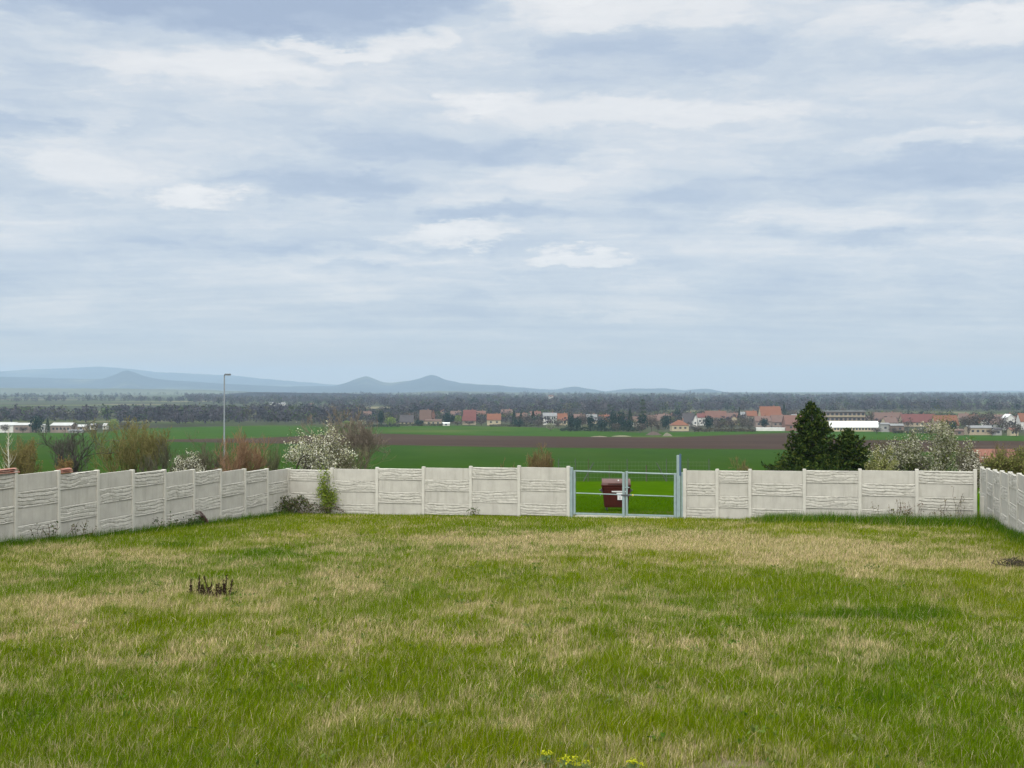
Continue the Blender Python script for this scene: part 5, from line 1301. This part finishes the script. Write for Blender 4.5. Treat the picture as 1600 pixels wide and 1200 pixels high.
TV = [('evergreen', 57, 21, 649, 676.5, 'big dark evergreen in front of the left warehouses'), ('conifer', 74.5, 9, 653, 676.5, 'dark pointed cypress between the left warehouses'),
 ('bare', 8, 20, 662, 677, 'brown bush covering the corner of the left white warehouse'), ('bare', 36, 24, 666, 676.6, 'brown bush in front of the low brown-walled warehouse'),
 ('bare', 150, 32, 661, 673, 'dark hedge-like trees hiding the white houses right of the left warehouses'), ('lime', 178, 18, 653.5, 672, 'ochre-green tree rising at the field edge above the willow'), ('bare', 196, 30, 658, 671, 'grey bare tree right of the ochre-green tree'),
 ('evergreen', 595.5, 10, 640, 665, 'dark narrow evergreen left of the leftmost dark-roofed house'), ('lime', 610, 20, 651, 665, 'bright yellow-green bush between the narrow evergreen and the dark-roofed house'),
 ('lime', 545, 26, 657, 668, 'pale green bush on the slope far left of the village'), ('pale', 562, 22, 656, 667.5, 'pale blossoming bush on the slope left of the narrow evergreen'), ('bare', 576, 22, 655, 667, 'brown bush left of the narrow evergreen'), ('evergreen', 583, 14, 646, 660, 'rounded green bush on the slope behind the brown bush'), ('bare', 638, 30, 643, 664, 'bare tree behind the leftmost dark-roofed house'),
 ('evergreen', 655, 17, 656, 665.5, 'dark bush between the dark-roofed house and the pale outbuilding'), ('evergreen', 699, 15, 644, 664, 'dark bushy evergreen behind the small white shed'), ('evergreen', 707, 9, 648, 662, 'smaller evergreen left of the red-roofed house'), ('lime', 716, 14, 648, 662, 'bright green bush beside the red-roofed house'),
 ('bare', 715, 22, 658, 665, 'grey-brown hedge bush below the red-roofed house'), ('bare', 733, 26, 657, 665, 'low brown hedge bush before the pinkish red-roofed house'), ('bare', 752, 18, 655, 665, 'brown bush between the pink-red and the orange roofs'),
 ('conifer', 803, 9, 641, 665, 'slim dark conifer right of the plain orange roof'), ('conifer', 814, 10, 643.5, 666.5, 'broader conifer second right of the plain orange roof'), ('evergreen', 810, 18, 655, 667, 'dark bush at the feet of the slim and broader conifers'), ('conifer', 833, 10, 640, 664, 'grey-green conifer left of the whitish house'), ('bare', 823, 22, 645, 667, 'bare tree between the paired conifers and the grey-green conifer'), ('bare', 841, 22, 655, 668, 'brown bush before the grey-green conifer'),
 ('pale', 860, 15, 660, 672.5, 'round cream bush standing out at the meadow edge'), ('bare', 872, 16, 655, 671, 'dark brown bush right of the round cream bush'),
 ('evergreen', 893, 15, 648, 673, 'dense dark evergreen right of the half hidden orange roof'), ('evergreen', 903, 12, 651, 673.5, 'second dense evergreen, left of the grey poplar-like tree'), ('bare', 911, 15, 644, 672, 'tall grey bare tree among the middle conifers'), ('evergreen', 923, 13, 648, 673, 'dark evergreen left of the small orange roof'), ('pale', 914, 10, 662, 673, 'straw-coloured bush among the middle conifers'),
 ('evergreen', 940, 20, 656, 674, 'broad dark evergreen below the small orange roof'), ('evergreen', 958, 14, 641.5, 673, 'tall dark evergreen left of the twin'), ('evergreen', 970, 13, 642, 673, 'tall dark evergreen right of its twin'), ('conifer', 984.5, 12, 638, 672, 'pointed dark conifer right of the twin evergreens'), ('evergreen', 980, 22, 656, 674, 'blue-green bush mass under the pointed conifer'), ('bare', 962, 18, 660, 675, 'brown bush under the twin evergreens'),
 ('pine', 1004.5, 15, 624, 668, 'tallest tree of the village, a sparse pine'), ('evergreen', 1004, 22, 648, 673, 'olive-dark tree under the tallest sparse pine'), ('bare', 1018, 22, 646, 675, 'grey bare tree right of the tallest sparse pine'), ('bare', 1000, 26, 660, 676, 'brown bushes below the tallest sparse pine'), ('evergreen', 1040, 16, 648.5, 671, 'round dark tree left of the hipped bungalow'), ('evergreen', 1058, 11, 638, 658, 'dark treetop above the hipped bungalow'),
 ('bare', 1028, 18, 655, 676, 'brown bush left of the round dark tree'), ('bare', 1085, 24, 663, 675, 'brown garden bush right of the hipped bungalow'), ('evergreen', 1107, 15, 649, 671.5, 'dark round tree before the long dull orange roof'), ('bare', 1125, 28, 655, 674, 'grey-brown tree group below the long dull orange roof'), ('bare', 1143, 26, 654, 674, 'bare tree below the faded red-brown roof'), ('conifer', 1155, 6, 636, 662, 'thin dark cypress left of the low orange roof'), ('bare', 1160, 22, 650, 673.5, 'bare tree left of the biggest orange roof'), ('evergreen', 1187, 10, 641, 655, 'small dark tree overlapping the biggest orange roof'), ('evergreen', 1194, 15, 653, 669, 'round blue-green tree behind the long low white wall'), ('bare', 1170, 18, 657, 674, 'brown bush at the left end of the low white wall'),
 ('conifer', 1225, 8, 629, 655, 'grey-green conifer right of the biggest orange roof'), ('bare', 1238, 20, 640, 655, 'hazy bare tree behind the brick barn'), ('evergreen', 1311, 10, 648, 666, 'small dark tree against the apartment block'), ('bare', 1361, 14, 641, 667, 'grey-green bare tree right of the apartment block'), ('bare', 1318, 12, 635, 655, 'bare treetop above the apartment block'), ('evergreen', 1441, 7, 642, 655, 'little dark treetop on the long bright red roof'),
 ('evergreen', 1489.5, 12, 656.5, 675, 'round dark-blue tree before the orange roof end'), ('bare', 1508, 22, 648, 672, 'grey bare tree right of the round dark-blue tree'), ('bare', 1524, 30, 645, 672, 'broad mauve-grey bare tree behind the long low shed'), ('bare', 1545, 30, 644, 672, 'second mauve-grey bare tree behind the long low shed'), ('bare', 1566, 24, 648, 675, 'bare tree left of the tall white gable'), ('bare', 1513.5, 7, 662, 683, 'dark lone bush at the edge of the meadow before the long shed'), ('bare', 1397, 20, 667, 677, 'low brown bush before the dark open-fronted shed'), ('bare', 1370, 24, 668, 677.5, 'brown bush at the right end of the long white roof'), ('evergreen', 1599, 9, 642, 656, 'dark treetop at the right edge'), ('bare', 1550, 24, 670, 682, 'brown bushes by the small grey shed'), ('bare', 1588, 22, 662, 682, 'bare bush at the right edge of the meadow')]
for (k, u, w, top, base, lab) in TV: vtree(k, u, w, top, base, lab)

def garden_trees():
    r = np.random.default_rng(17); n = 4200; u = r.uniform(555, 1660, n)
    bd = np.array([B_vil(k) for k in u]); f = r.uniform(0, 1, n) ** .8; D = bd * (1.012 + .70 * f)
    keep = vnoise(u * .06, f * 6, 8) + r.uniform(-.25, .25, n) > np.where(f < .10, .58, .46); u, D, f = u[keep], D[keep], f[keep]; n = len(u)
    h = np.where(f < .10, r.uniform(1.5, 3.5, n), r.uniform(3.5, 8.0, n)); k = 44
    c = np.repeat(np.stack([(u - 800) / F * D, D, EYE - depth_at(D)], 1), k, 0); hh = np.repeat(h, k); ww = hh * np.repeat(r.uniform(.3, .55, n), k)
    q = rand_dirs(n * k, r) * (r.uniform(0, 1, n * k) ** .45)[:, None]
    c = c + np.stack([q[:, 0] * ww, q[:, 1] * ww, hh * .55 + q[:, 2] * hh * .45], 1)
    pal = np.array([(.075, .06, .052), (.09, .07, .058), (.058, .05, .046), (.025, .036, .022), (.018, .03, .024), (.06, .075, .028), (.09, .11, .03), (.12, .10, .06)])
    t = pal[r.choice(8, n, p=[.22, .18, .17, .16, .10, .08, .04, .05])] * r.uniform(.75, 1.2, (n, 1))
    o = quads_mesh('garden_trees', leaf_quads(c, hh * r.uniform(.08, .22, n * k), r, aspect=.8), M_LEAF, np.repeat(t, k, 0) * r.uniform(.8, 1.2, (n * k, 1)))
    tag(o, 'dense mixed mass of garden trees and bushes between the village houses', 'trees', kind='stuff')
garden_trees()
def heap(u0, u1, top, base, label, col, seed):
    r = np.random.default_rng(seed); D = float(dist_for_row(base)); x, D, z = spot((u0 + u1) / 2, D=D); W = px(u1 - u0, D) / 2; h = px(base - top, D)
    a = np.linspace(0, 2 * np.pi, 25); rad = np.linspace(1, 0, 9)
    A, RR = np.meshgrid(a, rad); Pz = h * (1 - RR ** 1.6) * (1 + .35 * (fbm(A * 2, RR * 4, seed) - .5)); wob = 1 + .15 * np.sin(A * 3 + seed)
    P = np.stack([np.cos(A) * RR * W * wob, np.sin(A) * RR * W * .5 * wob, Pz - .1], -1); P[:, -1] = P[:, 0]
    m = MB(); m.grid(P); o = m.build('soil_heap', wmat('heap_%d' % seed, col), smooth=True); o.location = (x, D, z); tag(o, label, 'heap')
heap(922, 952, 680.8, 682.5, 'low pale sand heap left at the edge of the ploughed field', (.12, .105, .065), 5)
heap(955, 988, 680, 682, 'pale sand heap with a grassy back, right of the low one', (.13, .115, .07), 6)
heap(1008, 1034, 674, 680, 'dark soil heap at the edge of the ploughed field below the bushes', (.06, .042, .035), 7)
heap(1034, 1050, 676, 681.5, 'rubble heap left of the hipped bungalow', (.11, .10, .07), 8)
def hedge(u0, u1, top, base, label, col, seed):
    r = np.random.default_rng(seed); D = float(dist_for_row(base)); n = int((u1 - u0) * 16); u = r.uniform(u0, u1, n)
    x0, D, z = spot((u0 + u1) / 2, D=D); h = px(base - top, D)
    c = np.stack([(u - (u0 + u1) / 2) / F * D, r.normal(size=n) * 1.0, r.uniform(.1, 1, n) ** .7 * h * (.6 + .5 * vnoise(u * .35, u * 0, seed))], 1)
    o = quads_mesh('hedge', leaf_quads(c, r.uniform(.5, 1.3, n), r), M_LEAF, np.array(col) * r.uniform(.6, 1.4, (n, 1)), None); o.location = (x0, D, z); tag(o, label, 'hedge')
hedge(543, 625, 662, 667.6, 'dark long hedge along the field left of the village', (.04, .05, .03), 11)
hedge(625, 692, 661.5, 665.6, 'low green-brown hedge before the leftmost dark-roofed house', (.07, .075, .04), 12)
hedge(765, 850, 662.5, 666.6, 'low grey-green hedge along the meadow below the plain orange roof', (.085, .085, .055), 13)
hedge(1085, 1180, 669, 675, 'brown hedge along the ploughed field right of the hipped bungalow', (.085, .075, .05), 14)
hedge(875, 1000, 667, 674.5, 'dark hedge at the feet of the middle conifers', (.03, .045, .032), 15)
hedge(1395, 1480, 672, 677, 'brown-green hedge along the meadow behind the tall blossoming tree', (.08, .075, .045), 16)

# ------------------------------------------------------------------ haze
def make_haze():
    m = bpy.data.materials.new('haze'); m.use_nodes = True
    t = NT(m.node_tree); t.n.clear()
    v = t.new('ShaderNodeVolumePrincipled'); v.inputs['Color'].default_value = (.42, .545, .69, 1); v.inputs['Density'].default_value = HAZE
    v.inputs['Anisotropy'].default_value = 0.0
    out = t.new('ShaderNodeOutputMaterial'); t.l.new(v.outputs[0], out.inputs['Volume'])
    mb = MB(); mb.box(-34000, 34000, -3000, 18500, -60, 285)
    o = mb.build('haze', m); tag(o, 'thin blue haze over the far plain', 'haze', kind='stuff')
HAZE = 0.95e-4
make_haze()
